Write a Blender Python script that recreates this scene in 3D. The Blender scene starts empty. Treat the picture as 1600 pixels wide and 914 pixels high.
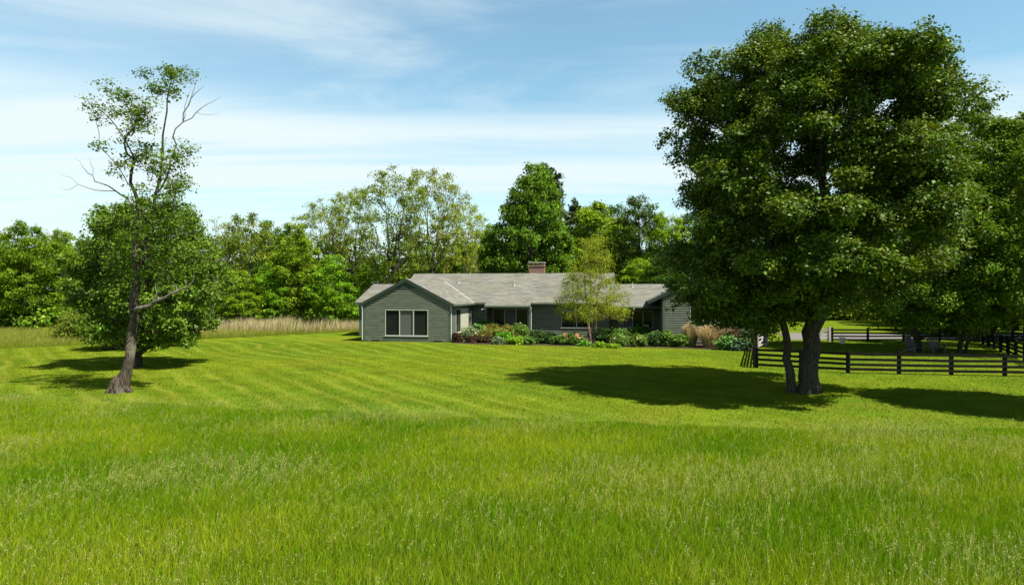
import bpy, math, random
import numpy as np
from mathutils import Vector

# ------------------------------------------------------------------ camera, sky, sun, exposure
scene = bpy.context.scene
COL = scene.collection
F, W0, H0, CAMH = 1067.0, 1600.0, 914.0, 3.7
cam_d = bpy.data.cameras.new('camera')
cam = bpy.data.objects.new('camera', cam_d); COL.objects.link(cam)
cam_d.sensor_width = 36.0; cam_d.lens = 36.0 * F / W0
cam_d.clip_start = 0.1; cam_d.clip_end = 3000
cam.location = (0, 0, CAMH); cam.rotation_euler = (math.radians(90), 0, 0)
scene.camera = cam

SUN = Vector((0.54, -0.40, 1.0)).normalized()
SUN_EL = math.asin(SUN.z); SUN_AZ = math.atan2(SUN.x, SUN.y)
sun_d = bpy.data.lights.new('sun', 'SUN'); sun_d.energy = 5.0; sun_d.angle = math.radians(0.5)
sun_d.color = (1.0, 0.95, 0.86)
sun = bpy.data.objects.new('sun', sun_d); COL.objects.link(sun)
sun.rotation_euler = SUN.to_track_quat('Z', 'Y').to_euler(); sun.location = (20, -20, 40)

scene.view_settings.view_transform = 'Standard'; scene.view_settings.look = 'None'
scene.view_settings.gamma = 1.0; scene.view_settings.exposure = 1.15
scene.view_settings.use_curve_mapping = False
cy = scene.cycles
cy.max_bounces = 6; cy.diffuse_bounces = 3; cy.glossy_bounces = 2; cy.transmission_bounces = 3
cy.transparent_max_bounces = 8; cy.use_denoising = True; cy.sample_clamp_indirect = 4.0
cy.caustics_reflective = False; cy.caustics_refractive = False


class NT:
    """small helper to wire node trees"""
    def __init__(s, tree): s.t = tree
    def __call__(s, typ, ins=None, **props):
        n = s.t.nodes.new(typ)
        for k, v in props.items(): setattr(n, k, v)
        for k, v in (ins or {}).items():
            if isinstance(v, bpy.types.NodeSocket): s.t.links.new(v, n.inputs[k])
            else: n.inputs[k].default_value = v
        return n
    def math(s, op, a, b=0.0, clamp=False):
        return s('ShaderNodeMath', {0: a, 1: b}, operation=op, use_clamp=clamp).outputs[0]
    def mix(s, fac, a, b, blend='MIX'):
        n = s('ShaderNodeMix', data_type='RGBA', blend_type=blend)
        for k, v in ((0, fac), (6, a), (7, b)):
            if isinstance(v, bpy.types.NodeSocket): s.t.links.new(v, n.inputs[k])
            else: n.inputs[k].default_value = v
        return n.outputs[2]
    def ramp(s, fac, lo, hi, a=0.0, b=1.0):
        return s('ShaderNodeMapRange', {0: fac, 1: lo, 2: hi, 3: a, 4: b}, interpolation_type='SMOOTHSTEP').outputs[0]


def make_world():
    w = bpy.data.worlds.new('World'); scene.world = w; w.use_nodes = True
    t = w.node_tree; t.nodes.clear(); n = NT(t)
    sky = n('ShaderNodeTexSky', sky_type='NISHITA', sun_disc=False, sun_elevation=SUN_EL, sun_rotation=SUN_AZ,
            altitude=100.0, air_density=1.0, dust_density=0.6, ozone_density=1.6)
    d = n('ShaderNodeTexCoord').outputs['Generated']
    sep = n('ShaderNodeSeparateXYZ', {0: d})
    x, y, z = sep.outputs
    zz = n.math('ADD', n.math('MAXIMUM', z, 0.0), 0.06)
    # the cirrus lies on a high flat layer: project the direction on it
    u = n.math('DIVIDE', x, zz); v = n.math('DIVIDE', y, zz)
    p1 = n('ShaderNodeCombineXYZ', {0: n.math('MULTIPLY', u, 0.16), 1: n.math('MULTIPLY', v, 1.35), 2: 3.1}).outputs[0]
    p2 = n('ShaderNodeCombineXYZ', {0: n.math('ADD', n.math('MULTIPLY', u, 0.55), n.math('MULTIPLY', v, 0.2)),
                                    1: n.math('MULTIPLY', v, 1.0), 2: 7.7}).outputs[0]
    n1 = n('ShaderNodeTexNoise', {'Vector': p1, 'Scale': 1.1, 'Detail': 7.0, 'Roughness': 0.55, 'Distortion': 0.5}).outputs[0]
    n2 = n('ShaderNodeTexNoise', {'Vector': p2, 'Scale': 0.75, 'Detail': 9.0, 'Roughness': 0.6, 'Distortion': 1.0}).outputs[0]
    # a broad veil over the lower sky, thinner wisps above it
    veil = n.ramp(n.math('ADD', z, n.math('MULTIPLY', n.math('SUBTRACT', n1, 0.5), 0.10)), 0.225, 0.285, 1.0, 0.0)
    streak = n.ramp(n1, 0.36, 0.60, 0.42, 1.0)
    wisps = n.math('MULTIPLY', n.ramp(n2, 0.42, 0.74, 0.04, 1.0), n.ramp(z, 0.42, 0.7, 0.68, 0.06))
    low = n.math('MULTIPLY', veil, streak)
    cover = n.math('MAXIMUM', low, wisps)
    left = n.math('MULTIPLY', n.ramp(x, -0.7, 0.1, 0.20, 0.03), n.ramp(z, 0.3, 0.62, 1.0, 0.2))      # thicker veil to one side
    cover = n.math('MINIMUM', n.math('ADD', n.math('MULTIPLY', cover, 0.88), left), 0.96)
    tint = n.mix(n.ramp(z, 0.36, 0.75), (1.32, 1.70, 1.52, 1), (0.55, 0.66, 0.75, 1))     # bright haze low down, deep blue overhead
    c = n.mix(cover, n.mix(1.0, sky.outputs[0], tint, 'MULTIPLY'), (7.1, 8.1, 8.35, 1))
    bg = n('ShaderNodeBackground', {0: c, 1: 0.055})
    out = n('ShaderNodeOutputWorld', {0: bg.outputs[0]})
make_world()

# ------------------------------------------------------------------ general helpers
def gp(px, py):
    """ground point seen at a pixel of the photograph"""
    D = F * CAMH / (py - H0 / 2)
    return ((px - 800) * D / F, D, 0.0)
def at(px, py, D):
    return ((px - 800) * D / F, D, CAMH - (py - H0 / 2) * D / F)

def tag(o, label=None, cat=None, group=None, kind=None):
    if label: o['label'] = label
    if cat: o['category'] = cat
    if group: o['group'] = group
    if kind: o['kind'] = kind
    return o
def empty(name, loc=(0, 0, 0), rz=0.0):
    o = bpy.data.objects.new(name, None); COL.objects.link(o)
    o.location = loc; o.rotation_euler = (0, 0, rz); o.empty_display_size = 0.3
    return o
def link(name, me, mat=None, parent=None):
    o = bpy.data.objects.new(name, me); COL.objects.link(o)
    if mat: me.materials.append(mat)
    if parent: o.parent = parent
    return o
def mesh_np(name, V, loops, sizes, cols=None, smooth=False):
    me = bpy.data.meshes.new(name)
    V = np.asarray(V, np.float32).reshape(-1, 3); loops = np.asarray(loops, np.int32).ravel(); sizes = np.asarray(sizes, np.int32)
    me.vertices.add(len(V)); me.vertices.foreach_set('co', V.ravel())
    me.loops.add(len(loops)); me.loops.foreach_set('vertex_index', loops)
    me.polygons.add(len(sizes))
    st = np.zeros(len(sizes), np.int32); st[1:] = np.cumsum(sizes)[:-1]
    me.polygons.foreach_set('loop_start', st)
    if smooth: me.polygons.foreach_set('use_smooth', np.ones(len(sizes), bool))
    if cols is not None:
        a = me.color_attributes.new('col', 'FLOAT_COLOR', 'POINT')
        c = np.ones((len(V), 4), np.float32); c[:, :3] = cols
        a.data.foreach_set('color', c.ravel())
    me.update(calc_edges=True)
    return me

class MB:
    """collects boxes, quads and tubes into one mesh"""
    def __init__(s): s.v = []; s.f = []
    def add(s, vs, fs):
        b = len(s.v); s.v += [tuple(p) for p in vs]; s.f += [tuple(b + i for i in f) for f in fs]
    def box(s, x0, x1, y0, y1, z0, z1):
        s.add([(x0, y0, z0), (x1, y0, z0), (x1, y1, z0), (x0, y1, z0), (x0, y0, z1), (x1, y0, z1), (x1, y1, z1), (x0, y1, z1)],
              [(0, 3, 2, 1), (4, 5, 6, 7), (0, 1, 5, 4), (1, 2, 6, 5), (2, 3, 7, 6), (3, 0, 4, 7)])
    def bar(s, a, b, w, t, up=(0, 0, 1)):
        """a board from a to b, w wide sideways, t along up"""
        a = Vector(a); b = Vector(b); d = (b - a).normalized(); up = Vector(up)
        sd = d.cross(up)
        if sd.length < 1e-4: sd = d.cross(Vector((0, 1, 0)))
        sd.normalize(); u = sd.cross(d).normalized()
        q = [p + sd * i * w / 2 + u * j * t / 2 for p in (a, b) for i, j in ((-1, -1), (1, -1), (1, 1), (-1, 1))]
        s.add(q, [(0, 3, 2, 1), (4, 5, 6, 7), (0, 1, 5, 4), (1, 2, 6, 5), (2, 3, 7, 6), (3, 0, 4, 7)])
    def prism(s, poly, d):
        """polygon (3-D points) pushed along d"""
        n = len(poly); d = Vector(d)
        s.add([Vector(p) for p in poly] + [Vector(p) + d for p in poly],
              [tuple(range(n)), tuple(range(2 * n - 1, n - 1, -1))] + [(i, i + n, (i + 1) % n + n, (i + 1) % n) for i in range(n)])
    def quad(s, *p): s.add(p, [tuple(range(len(p)))])
    def tube(s, pts, r, n=8):
        pts = [Vector(p) for p in pts]; rs = r if isinstance(r, (list, tuple)) else [r] * len(pts)
        vs = []; fs = []
        for i, p in enumerate(pts):
            d = (pts[min(i + 1, len(pts) - 1)] - pts[max(i - 1, 0)]).normalized()
            a = d.orthogonal().normalized() if i == 0 else (pa - d * pa.dot(d)).normalized()
            pa = a; b = d.cross(a)
            vs += [p + (a * math.cos(k * 2 * math.pi / n) + b * math.sin(k * 2 * math.pi / n)) * rs[i] for k in range(n)]
        for i in range(len(pts) - 1):
            fs += [(i * n + k, i * n + (k + 1) % n, (i + 1) * n + (k + 1) % n, (i + 1) * n + k) for k in range(n)]
        fs += [tuple(range(n - 1, -1, -1)), tuple((len(pts) - 1) * n + k for k in range(n))]
        s.add(vs, fs)
    def build(s, name, mat, parent=None, smooth=False):
        me = bpy.data.meshes.new(name); me.from_pydata([tuple(p) for p in s.v], [], s.f); me.update()
        if smooth: me.polygons.foreach_set('use_smooth', [True] * len(me.polygons))
        return link(name, me, mat, parent)

# ------------------------------------------------------------------ materials
def mat_new(name):
    m = bpy.data.materials.new(name); m.use_nodes = True; m.node_tree.nodes.clear()
    return m, NT(m.node_tree)
def mat_plain(name, col, rough=0.7, var=0.15, scale=6.0, spec=0.3, bump=0.0, metal=0.0, stretch=(1, 1, 1)):
    m, n = mat_new(name)
    tc = n('ShaderNodeTexCoord').outputs['Object']
    mp = n('ShaderNodeMapping', {'Vector': tc, 'Scale': stretch}).outputs[0]
    nz = n('ShaderNodeTexNoise', {'Vector': mp, 'Scale': scale, 'Detail': 6.0, 'Roughness': 0.65}).outputs[0]
    v = n.ramp(nz, 0.3, 0.7, 1 - var, 1 + var)
    c = n.mix(1.0, (*col, 1), n('ShaderNodeCombineXYZ', {0: v, 1: v, 2: v}).outputs[0], 'MULTIPLY')
    b = n('ShaderNodeBsdfPrincipled', {'Base Color': c, 'Roughness': rough, 'Specular IOR Level': spec, 'Metallic': metal})
    if bump:
        bp = n('ShaderNodeBump', {'Height': nz, 'Strength': bump, 'Distance': 0.03})
        n.t.links.new(bp.outputs[0], b.inputs['Normal'])
    n('ShaderNodeOutputMaterial', {0: b.outputs[0]})
    return m
def mat_leaf(name, transl=0.35, rough=0.5, spec=0.35, hue_var=0.0, tcol=(1.25, 1.15, 0.35)):
    """leaf: coloured by the 'col' attribute, lets sun through"""
    m, n = mat_new(name)
    c = n('ShaderNodeVertexColor', layer_name='col').outputs[0]
    if hue_var:
        rnd = n('ShaderNodeObjectInfo').outputs['Random']
        h = n('ShaderNodeHueSaturation', {'Hue': n.ramp(rnd, 0, 1, 0.5 - hue_var, 0.5 + hue_var), 'Saturation': 1.0,
                                          'Value': n.ramp(n.math('FRACT', n.math('MULTIPLY', rnd, 7.3)), 0, 1, 0.8, 1.2), 'Color': c})
        c = h.outputs[0]
    b = n('ShaderNodeBsdfPrincipled', {'Base Color': c, 'Roughness': rough, 'Specular IOR Level': spec})
    t = n('ShaderNodeBsdfTranslucent', {'Color': n.mix(1.0, c, (*tcol, 1), 'MULTIPLY')})
    mx = n('ShaderNodeMixShader', {0: transl, 1: b.outputs[0], 2: t.outputs[0]})
    n('ShaderNodeOutputMaterial', {0: mx.outputs[0]})
    return m
def mat_bark(name, a, b, scale=5.0, moss=None):
    m, n = mat_new(name)
    tc = n('ShaderNodeTexCoord').outputs['Object']
    mp = n('ShaderNodeMapping', {'Vector': tc, 'Scale': (4.0, 4.0, 0.7)}).outputs[0]
    nz = n('ShaderNodeTexNoise', {'Vector': mp, 'Scale': scale, 'Detail': 8.0, 'Roughness': 0.7}).outputs[0]
    n2 = n('ShaderNodeTexNoise', {'Vector': tc, 'Scale': 1.6, 'Detail': 5.0}).outputs[0]
    c = n.mix(n.ramp(nz, 0.35, 0.65), (*a, 1), (*b, 1))
    if moss: c = n.mix(n.ramp(n2, 0.52, 0.66), c, (*moss, 1))
    bp = n('ShaderNodeBump', {'Height': nz, 'Strength': 1.0, 'Distance': 0.12})
    s = n('ShaderNodeBsdfPrincipled', {'Base Color': c, 'Roughness': 0.9, 'Specular IOR Level': 0.1, 'Normal': bp.outputs[0]})
    n('ShaderNodeOutputMaterial', {0: s.outputs[0]})
    return m
def mat_ground(name, strength=0.6, scale=9.0):
    """coloured by the 'col' attribute with fine mottling"""
    m, n = mat_new(name)
    c = n('ShaderNodeVertexColor', layer_name='col').outputs[0]
    tc = n('ShaderNodeTexCoord').outputs['Object']
    a = n('ShaderNodeTexNoise', {'Vector': tc, 'Scale': scale, 'Detail': 8.0, 'Roughness': 0.75}).outputs[0]
    v = n.ramp(a, 0.25, 0.75, 0.65, 1.35)
    c = n.mix(1.0, c, n('ShaderNodeCombineXYZ', {0: v, 1: v, 2: v}).outputs[0], 'MULTIPLY')
    bp = n('ShaderNodeBump', {'Height': a, 'Strength': strength, 'Distance': 0.08})
    s = n('ShaderNodeBsdfPrincipled', {'Base Color': c, 'Roughness': 1.0, 'Specular IOR Level': 0.0, 'Normal': bp.outputs[0]})
    n('ShaderNodeOutputMaterial', {0: s.outputs[0]})
    return m
def mat_roof():
    m, n = mat_new('roof_shingles')
    tc = n('ShaderNodeTexCoord').outputs['Object']
    sp = n('ShaderNodeSeparateXYZ', {0: tc}).outputs
    # courses follow the height of the slope, single shingles run along it
    br = n('ShaderNodeTexBrick', {'Vector': n('ShaderNodeCombineXYZ', {0: n.math('ADD', sp[0], sp[1]), 1: n.math('MULTIPLY', sp[2], 2.2), 2: 0.0}).outputs[0],
                                  'Color1': (0.108, 0.106, 0.088, 1), 'Color2': (0.17, 0.166, 0.136, 1), 'Mortar': (0.09, 0.085, 0.07, 1),
                                  'Scale': 1.0, 'Mortar Size': 0.012, 'Brick Width': 0.85, 'Row Height': 0.16}, offset=0.37)
    st = n('ShaderNodeMapping', {'Vector': tc, 'Scale': (0.8, 0.8, 5.0)}).outputs[0]
    nz = n('ShaderNodeTexNoise', {'Vector': st, 'Scale': 1.6, 'Detail': 7.0, 'Roughness': 0.7}).outputs[0]
    v = n.ramp(nz, 0.25, 0.75, 0.72, 1.25)
    c = n.mix(1.0, br.outputs[0], n('ShaderNodeCombineXYZ', {0: v, 1: v, 2: v}).outputs[0], 'MULTIPLY')
    g = n('ShaderNodeTexNoise', {'Vector': tc, 'Scale': 0.5, 'Detail': 4.0}).outputs[0]
    c = n.mix(n.ramp(g, 0.5, 0.75, 0, 0.35), c, (0.14, 0.145, 0.085, 1))
    bp = n('ShaderNodeBump', {'Height': br.outputs['Fac'], 'Strength': 0.4, 'Distance': 0.02}, invert=True)
    s = n('ShaderNodeBsdfPrincipled', {'Base Color': c, 'Roughness': 0.9, 'Specular IOR Level': 0.2, 'Normal': bp.outputs[0]})
    n('ShaderNodeOutputMaterial', {0: s.outputs[0]})
    return m
def mat_brick():
    m, n = mat_new('chimney_brick')
    tc = n('ShaderNodeTexCoord').outputs['Object']
    sp = n('ShaderNodeSeparateXYZ', {0: tc}).outputs
    br = n('ShaderNodeTexBrick', {'Vector': n('ShaderNodeCombineXYZ', {0: n.math('ADD', sp[0], sp[1]), 1: sp[2], 2: 0.0}).outputs[0],
                                  'Color1': (0.19, 0.07, 0.042, 1), 'Color2': (0.14, 0.05, 0.033, 1), 'Mortar': (0.20, 0.16, 0.13, 1),
                                  'Scale': 1.0, 'Mortar Size': 0.012, 'Brick Width': 0.22, 'Row Height': 0.075})
    s = n('ShaderNodeBsdfPrincipled', {'Base Color': br.outputs[0], 'Roughness': 0.9})
    n('ShaderNodeOutputMaterial', {0: s.outputs[0]})
    return m
def mat_glass(name, col=(0.02, 0.024, 0.024), rough=0.06):
    m, n = mat_new(name)
    s = n('ShaderNodeBsdfPrincipled', {'Base Color': (*col, 1), 'Roughness': rough, 'Specular IOR Level': 0.3})
    n('ShaderNodeOutputMaterial', {0: s.outputs[0]})
    return m

M = dict(
    leaf=mat_leaf('leaf', 0.34, 0.55, 0.12), leaf_glossy=mat_leaf('leaf_glossy', 0.22, 0.5, 0.2), leaf_bg=mat_leaf('leaf_wood', 0.34, 0.6, 0.1, hue_var=0.012),
    needle=mat_leaf('needle', 0.15), blade=mat_leaf('grass_blade', 0.42, 0.8, 0.0, tcol=(1.25, 1.35, 0.35)),
    straw=mat_leaf('straw', 0.3, 0.7, 0.15, tcol=(1, 1, 0.9)),
    petal=mat_leaf('petal', 0.2, 0.6, 0.2, tcol=(1, 1, 1)),
    bark=mat_bark('bark_grey', (0.03, 0.026, 0.021), (0.10, 0.088, 0.07)),
    bark_moss=mat_bark('bark_lichen', (0.022, 0.015, 0.011), (0.15, 0.12, 0.09), moss=(0.17, 0.16, 0.115)),
    bark_dead=mat_bark('bark_dead', (0.12, 0.105, 0.085), (0.26, 0.235, 0.19)),
    bark_birch=mat_bark('bark_birch', (0.12, 0.06, 0.04), (0.42, 0.30, 0.23), 3.0),
    bark_dark=mat_bark('bark_dark', (0.03, 0.025, 0.02), (0.09, 0.075, 0.06)),
    ground=mat_ground('ground_soil'), lawn=mat_ground('lawn_turf', 0.5, 14.0),
    gravel=mat_plain('gravel', (0.15, 0.138, 0.13), 0.95, 0.3, 25.0, 0.1, 0.5),
    soil=mat_plain('bed_soil', (0.055, 0.038, 0.026), 0.95, 0.3, 12.0, 0.1, 0.6),
    siding=mat_plain('siding_green', (0.092, 0.106, 0.072), 0.6, 0.22, 1.3, 0.3, stretch=(1, 1, 6)),
    trim=mat_plain('trim_dark_green', (0.022, 0.034, 0.026), 0.5, 0.1),
    corner=mat_plain('trim_green', (0.055, 0.085, 0.055), 0.5, 0.1),
    roof=mat_roof(), brick=mat_brick(),
    concrete=mat_plain('concrete', (0.30, 0.29, 0.26), 0.9, 0.2),
    metal=mat_plain('painted_metal', (0.42, 0.43, 0.40), 0.45, 0.08),
    white=mat_plain('white_paint', (0.72, 0.72, 0.68), 0.5, 0.06),
    frame=mat_plain('window_frame', (0.34, 0.36, 0.30), 0.5, 0.06),
    dark=mat_plain('dark_metal', (0.02, 0.02, 0.02), 0.6, 0.1),
    glass=mat_glass('window_glass', (0.012, 0.014, 0.014)), screen=mat_glass('insect_screen', (0.075, 0.078, 0.075), 0.6),
    curtain=mat_plain('curtain', (0.34, 0.33, 0.25), 0.9, 0.2, 3.0, stretch=(9, 9, 0.3)),
    fence=mat_plain('fence_wood', (0.010, 0.0095, 0.007), 0.9, 0.45, 3.0, 0.08, 0.3, stretch=(1, 1, 4)),
    fence_pale=mat_plain('weathered_wood', (0.30, 0.28, 0.24), 0.85, 0.25, 4.0),
    chair=mat_plain('grey_wood', (0.10, 0.10, 0.097), 0.8, 0.15, 5.0),
)

# ------------------------------------------------------------------ colour of the turf (mown lines, clippings, clover)
def vnoise(x, y, seed=0):
    """smooth value noise in numpy, 0..1"""
    xi = np.floor(x).astype(np.int64); yi = np.floor(y).astype(np.int64); fx = x - xi; fy = y - yi
    fx = fx * fx * (3 - 2 * fx); fy = fy * fy * (3 - 2 * fy)
    def h(a, b):
        n = (a * 374761393 + b * 668265263 + seed * 974634777) & 0x7fffffff
        n = ((n ^ (n >> 13)) * 1274126177) & 0x7fffffff
        return ((n ^ (n >> 16)) & 0xffff) / 65535.0
    return (h(xi, yi) * (1 - fx) + h(xi + 1, yi) * fx) * (1 - fy) + (h(xi, yi + 1) * (1 - fx) + h(xi + 1, yi + 1) * fx) * fy
def fbm(x, y, seed=0, o=4):
    s = 0; a = 0.5; t = 0
    for i in range(o):
        s = s + a * vnoise(x * 2 ** i, y * 2 ** i, seed + i); t += a; a *= 0.5
    return s / t
def near_edge(x):   # where the tall meadow stops and the mown lawn starts
    return np.interp(x, [-40, -17, -10, -4, 2, 8, 30], [23.6, 23.2, 21.9, 20.6, 19.2, 18.3, 17.6]) + (fbm(x * 0.5, x * 0, 5) - 0.5) * 1.2
def far_edge(x):    # where the lawn stops again behind
    return np.interp(x, [-60, -33.6, -24.8, -14.6, -8], [38, 45, 53, 65, 72])
def lawn_col(x, y):
    n1 = fbm(x * 0.22, y * 0.22, 11); n2 = fbm(x * 1.3, y * 1.3, 23)
    ang = math.radians(54) ; wob = 1.3 * (fbm(x * 0.06, y * 0.06, 31) - 0.5) * 6
    s = (x * math.sin(ang) + y * math.cos(ang) + wob * 0.6 + np.clip((x + 2) * 0.0, 0, 9)) / 1.25
    ph = s - np.floor(s)
    line = np.exp(-((ph - 0.5 + 0.25 * (n2 - 0.5)) / 0.10) ** 2) * np.clip(0.25 + 1.9 * (fbm(x * 0.3, y * 0.3, 41) - 0.28), 0.05, 1.15)
    fade = np.clip(1 - np.maximum(x + 4, 0) / 14, 0.2, 1)
    alt = np.where(np.floor(s) % 2 == 0, 1.0, -1.0)
    g = np.stack([0.078 + 0.060 * (n1 - 0.5), 0.114 + 0.040 * (n1 - 0.5), 0.007 + 0 * n1], -1)
    g = g * (0.84 + 0.64 * n2)[..., None] * (1 + 0.09 * alt * fade)[..., None]
    yel = np.array([0.175, 0.20, 0.022])
    g = g + (yel - g) * (1.0 * line * fade)[..., None]
    dry = np.clip((fbm(x * 0.5, y * 0.5, 61) - 0.58) * 3, 0, 0.5)[..., None]
    return g + (np.array([0.115, 0.13, 0.012]) - g) * dry
def meadow_col(x, y):
    n1 = fbm(x * 0.18, y * 0.30, 71); n2 = fbm(x * 0.8, y * 0.9, 83)
    a = np.array([0.103, 0.188, 0.005]); b = np.array([0.198, 0.250, 0.010])
    t = np.clip((0.6 * n1 + 0.4 * n2 - 0.36) * 3.2, 0, 1)[..., None]
    return a + (b - a) * t

# ------------------------------------------------------------------ ground sheets
def grid_sheet(name, x0, x1, y0, y1, step, z, colf, mat, keep=None):
    xs = np.arange(x0, x1 + step, step); ys = np.arange(y0, y1 + step, step)
    X, Y = np.meshgrid(xs, ys); nx, ny = len(xs), len(ys)
    V = np.stack([X, Y, np.full_like(X, z)], -1).reshape(-1, 3)
    i, j = np.meshgrid(np.arange(nx - 1), np.arange(ny - 1)); a = (j * nx + i).ravel()
    Q = np.stack([a, a + 1, a + nx + 1, a + nx], -1)
    if keep is not None:
        cx = V[Q, 0].mean(1); cyy = V[Q, 1].mean(1); Q = Q[keep(cx, cyy)]
    me = mesh_np(name, V, Q, np.full(len(Q), 4), colf(V[:, 0], V[:, 1]))
    return link(name, me, mat)
g = grid_sheet('ground', -900, 900, -300, 1500, 20.0, 0.0,
               lambda x, y: np.tile(np.array([[0.060, 0.085, 0.008]]), (len(x), 1)), M['ground'])
tag(g, 'rough grassy ground running under the meadow and the wood', 'ground', kind='structure')
lw = grid_sheet('lawn', -60, 70, 15, 110, 0.22, 0.004, lawn_col, M['lawn'],
                keep=lambda x, y: (y > near_edge(x)) & ((y < far_edge(x)) | (x > 12)))
tag(lw, 'bright mown lawn with pale diagonal mowing lines in front of the house', 'lawn', kind='structure')

rng = np.random.default_rng(7)
def blades(name, P, h, w, cols, mat, lean=0.35, segs=2, wind=(0.12, 0.0)):
    """grass blades: a bent strip each (base pair, middle pair, tip) or one triangle"""
    n = len(P); a = rng.uniform(0, 2 * np.pi, n); sd = np.stack([np.cos(a), np.sin(a), 0 * a], -1) * (w / 2)[:, None]
    b = rng.uniform(0, 2 * np.pi, n); l = np.abs(rng.normal(0, lean, n)) * h
    off = np.stack([np.cos(b) * l + wind[0] * h, np.sin(b) * l + wind[1] * h, 0 * l], -1)
    up = np.zeros((n, 3)); up[:, 2] = h
    if segs == 1:
        V = np.stack([P - sd, P + sd, P + up + off], 1); k = 3
        L = np.arange(n * 3); S = np.full(n, 3)
    else:
        mid = P + up * 0.58 + off * 0.28; tip = P + up * 0.96 + off
        V = np.stack([P - sd, P + sd, mid + sd * 0.85, mid - sd * 0.85, tip], 1); k = 5
        base = np.arange(n)[:, None] * 5
        L = np.concatenate([base + np.array([[0, 1, 2, 3]]), base + np.array([[3, 2, 4]])], 1); S = np.tile([4, 3], n)
    C = np.repeat(cols, k, 0)
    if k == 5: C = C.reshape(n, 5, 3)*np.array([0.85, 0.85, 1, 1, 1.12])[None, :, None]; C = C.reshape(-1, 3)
    return link(name, mesh_np(name, V.reshape(-1, 3), L.ravel(), S, C), mat)
def scatter(n, x0, x1, y0, y1):
    return rng.uniform(x0, x1, n), rng.uniform(y0, y1, n)

def meadow():
    # even number of blades per square metre, a little thinner far off
    n = 1700000
    y = rng.uniform(5.5, 25.5, n); x = rng.uniform(-1, 1, n) * 22
    ok = (np.abs(x) < 0.80 * y + 1.6) & (y < near_edge(x) + 0.25) & (rng.uniform(0, 1, n) < np.interp(y, [6, 14, 25], [1, 1, 0.8]))
    x, y = x[ok], y[ok]; n = len(x)
    edge = np.clip((near_edge(x) + 0.25 - y) / 1.6, 0.12, 1)
    hgt = (0.09 + 0.17 * fbm(x * 0.35, y * 0.35, 91) + 0.05 * rng.normal(0, 1, n)).clip(0.05, 0.33) * (0.35 + 0.65 * edge)
    c = 1.22 * meadow_col(x, y) * (0.78 + 0.5 * rng.uniform(0, 1, (n, 1))) * (1 + 0.16 * rng.normal(0, 1, (n, 3)) * np.array([[1, 0.4, 0.5]]))
    dry = rng.uniform(0, 1, n) < 0.025
    c[dry] = np.array([0.26, 0.24, 0.09]) * rng.uniform(0.7, 1.2, (dry.sum(), 1))
    P = np.stack([x, y, np.zeros(n)], -1)
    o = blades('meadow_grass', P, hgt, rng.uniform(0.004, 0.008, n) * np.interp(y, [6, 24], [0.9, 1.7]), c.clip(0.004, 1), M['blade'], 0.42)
    return tag(o, 'tall unmown yellow green meadow grass filling the foreground', 'grass', kind='stuff')
meadow()

def leaf_geo(C, Nn, size, cols, wid=0.34, T=None):
    """folded rhombic leaves; returns V, Q, cols"""
    n = len(C); Nn = Nn / (np.linalg.norm(Nn, axis=1, keepdims=True) + 1e-9)
    if T is None: T = rng.normal(0, 1, (n, 3))
    T = T - Nn * (T * Nn).sum(1, keepdims=True); T /= np.linalg.norm(T, axis=1, keepdims=True) + 1e-9
    B = np.cross(Nn, T); s = size[:, None]
    V = np.stack([C - T * s * 0.5, C + B * s * wid + Nn * s * 0.08, C + T * s * 0.5, C - B * s * wid + Nn * s * 0.08], 1)
    return V.reshape(-1, 3), np.arange(n * 4), np.repeat(cols, 4, 0)

def seed_heads():
    n = 100000
    y = rng.uniform(5.5, 25.0, n); x = rng.uniform(-1, 1, n) * 22
    dens = np.clip((fbm(x * 0.33, y * 0.45, 101) - 0.40) * 3.4, 0.12, 1)
    ok = (np.abs(x) < 0.80 * y + 1.6) & (y < near_edge(x) + 0.1) & (rng.uniform(0, 1, n) < dens * 0.75)
    x, y = x[ok], y[ok]; n = len(x)
    hgt = rng.uniform(0.22, 0.42, n) * np.clip((near_edge(x) + 0.9 - y), 0.62, 1)
    off = rng.normal(0, 0.10, (n, 2)) + np.array([[0.05, 0]])
    top = np.stack([x + off[:, 0], y + off[:, 1], hgt], -1); bot = np.stack([x, y, np.zeros(n)], -1)
    sc = np.array([0.26, 0.27, 0.06]) * rng.uniform(0.75, 1.2, (n, 1))
    sd = np.zeros((n, 3)); sd[:, 0] = 0.0022
    Vs = np.stack([bot - sd, bot + sd, top + sd * .6, top - sd * .6], 1).reshape(-1, 3); Cs = np.repeat(sc, 4, 0)
    k = 10                                       # spikelets of the loose panicle
    t = rng.uniform(0, 1, (n, k, 1)); c = top[:, None, :] - (top - bot)[:, None, :] * t * 0.26
    c = c + rng.normal(0, 1, (n, k, 3)) * (0.006 + 0.020 * t) * np.array([1, 1, 0.6]); c = c.reshape(-1, 3)
    Tn = np.repeat((top - bot), k, 0) + rng.normal(0, 0.15, (n * k, 3))
    cc = np.repeat(np.where(rng.uniform(0, 1, (n, 1)) < 0.15, np.array([[0.33, 0.22, 0.10]]), np.array([[0.46, 0.46, 0.15]])), k, 0) * rng.uniform(0.8, 1.15, (n * k, 1))
    V2, L2, C2 = leaf_geo(c, rng.normal(0, 1, (n * k, 3)), rng.uniform(0.010, 0.021, n * k), cc, 0.22, Tn)
    me = mesh_np('seed_heads', np.concatenate([Vs, V2]), np.concatenate([np.arange(n * 4), L2 + n * 4]), np.full(n + n * k, 4), np.concatenate([Cs, C2]))
    return tag(link('seeding_grass', me, M['straw']), 'pale ripening seed heads standing in drifts above the meadow grass', 'grass', kind='stuff')
seed_heads()

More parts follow.
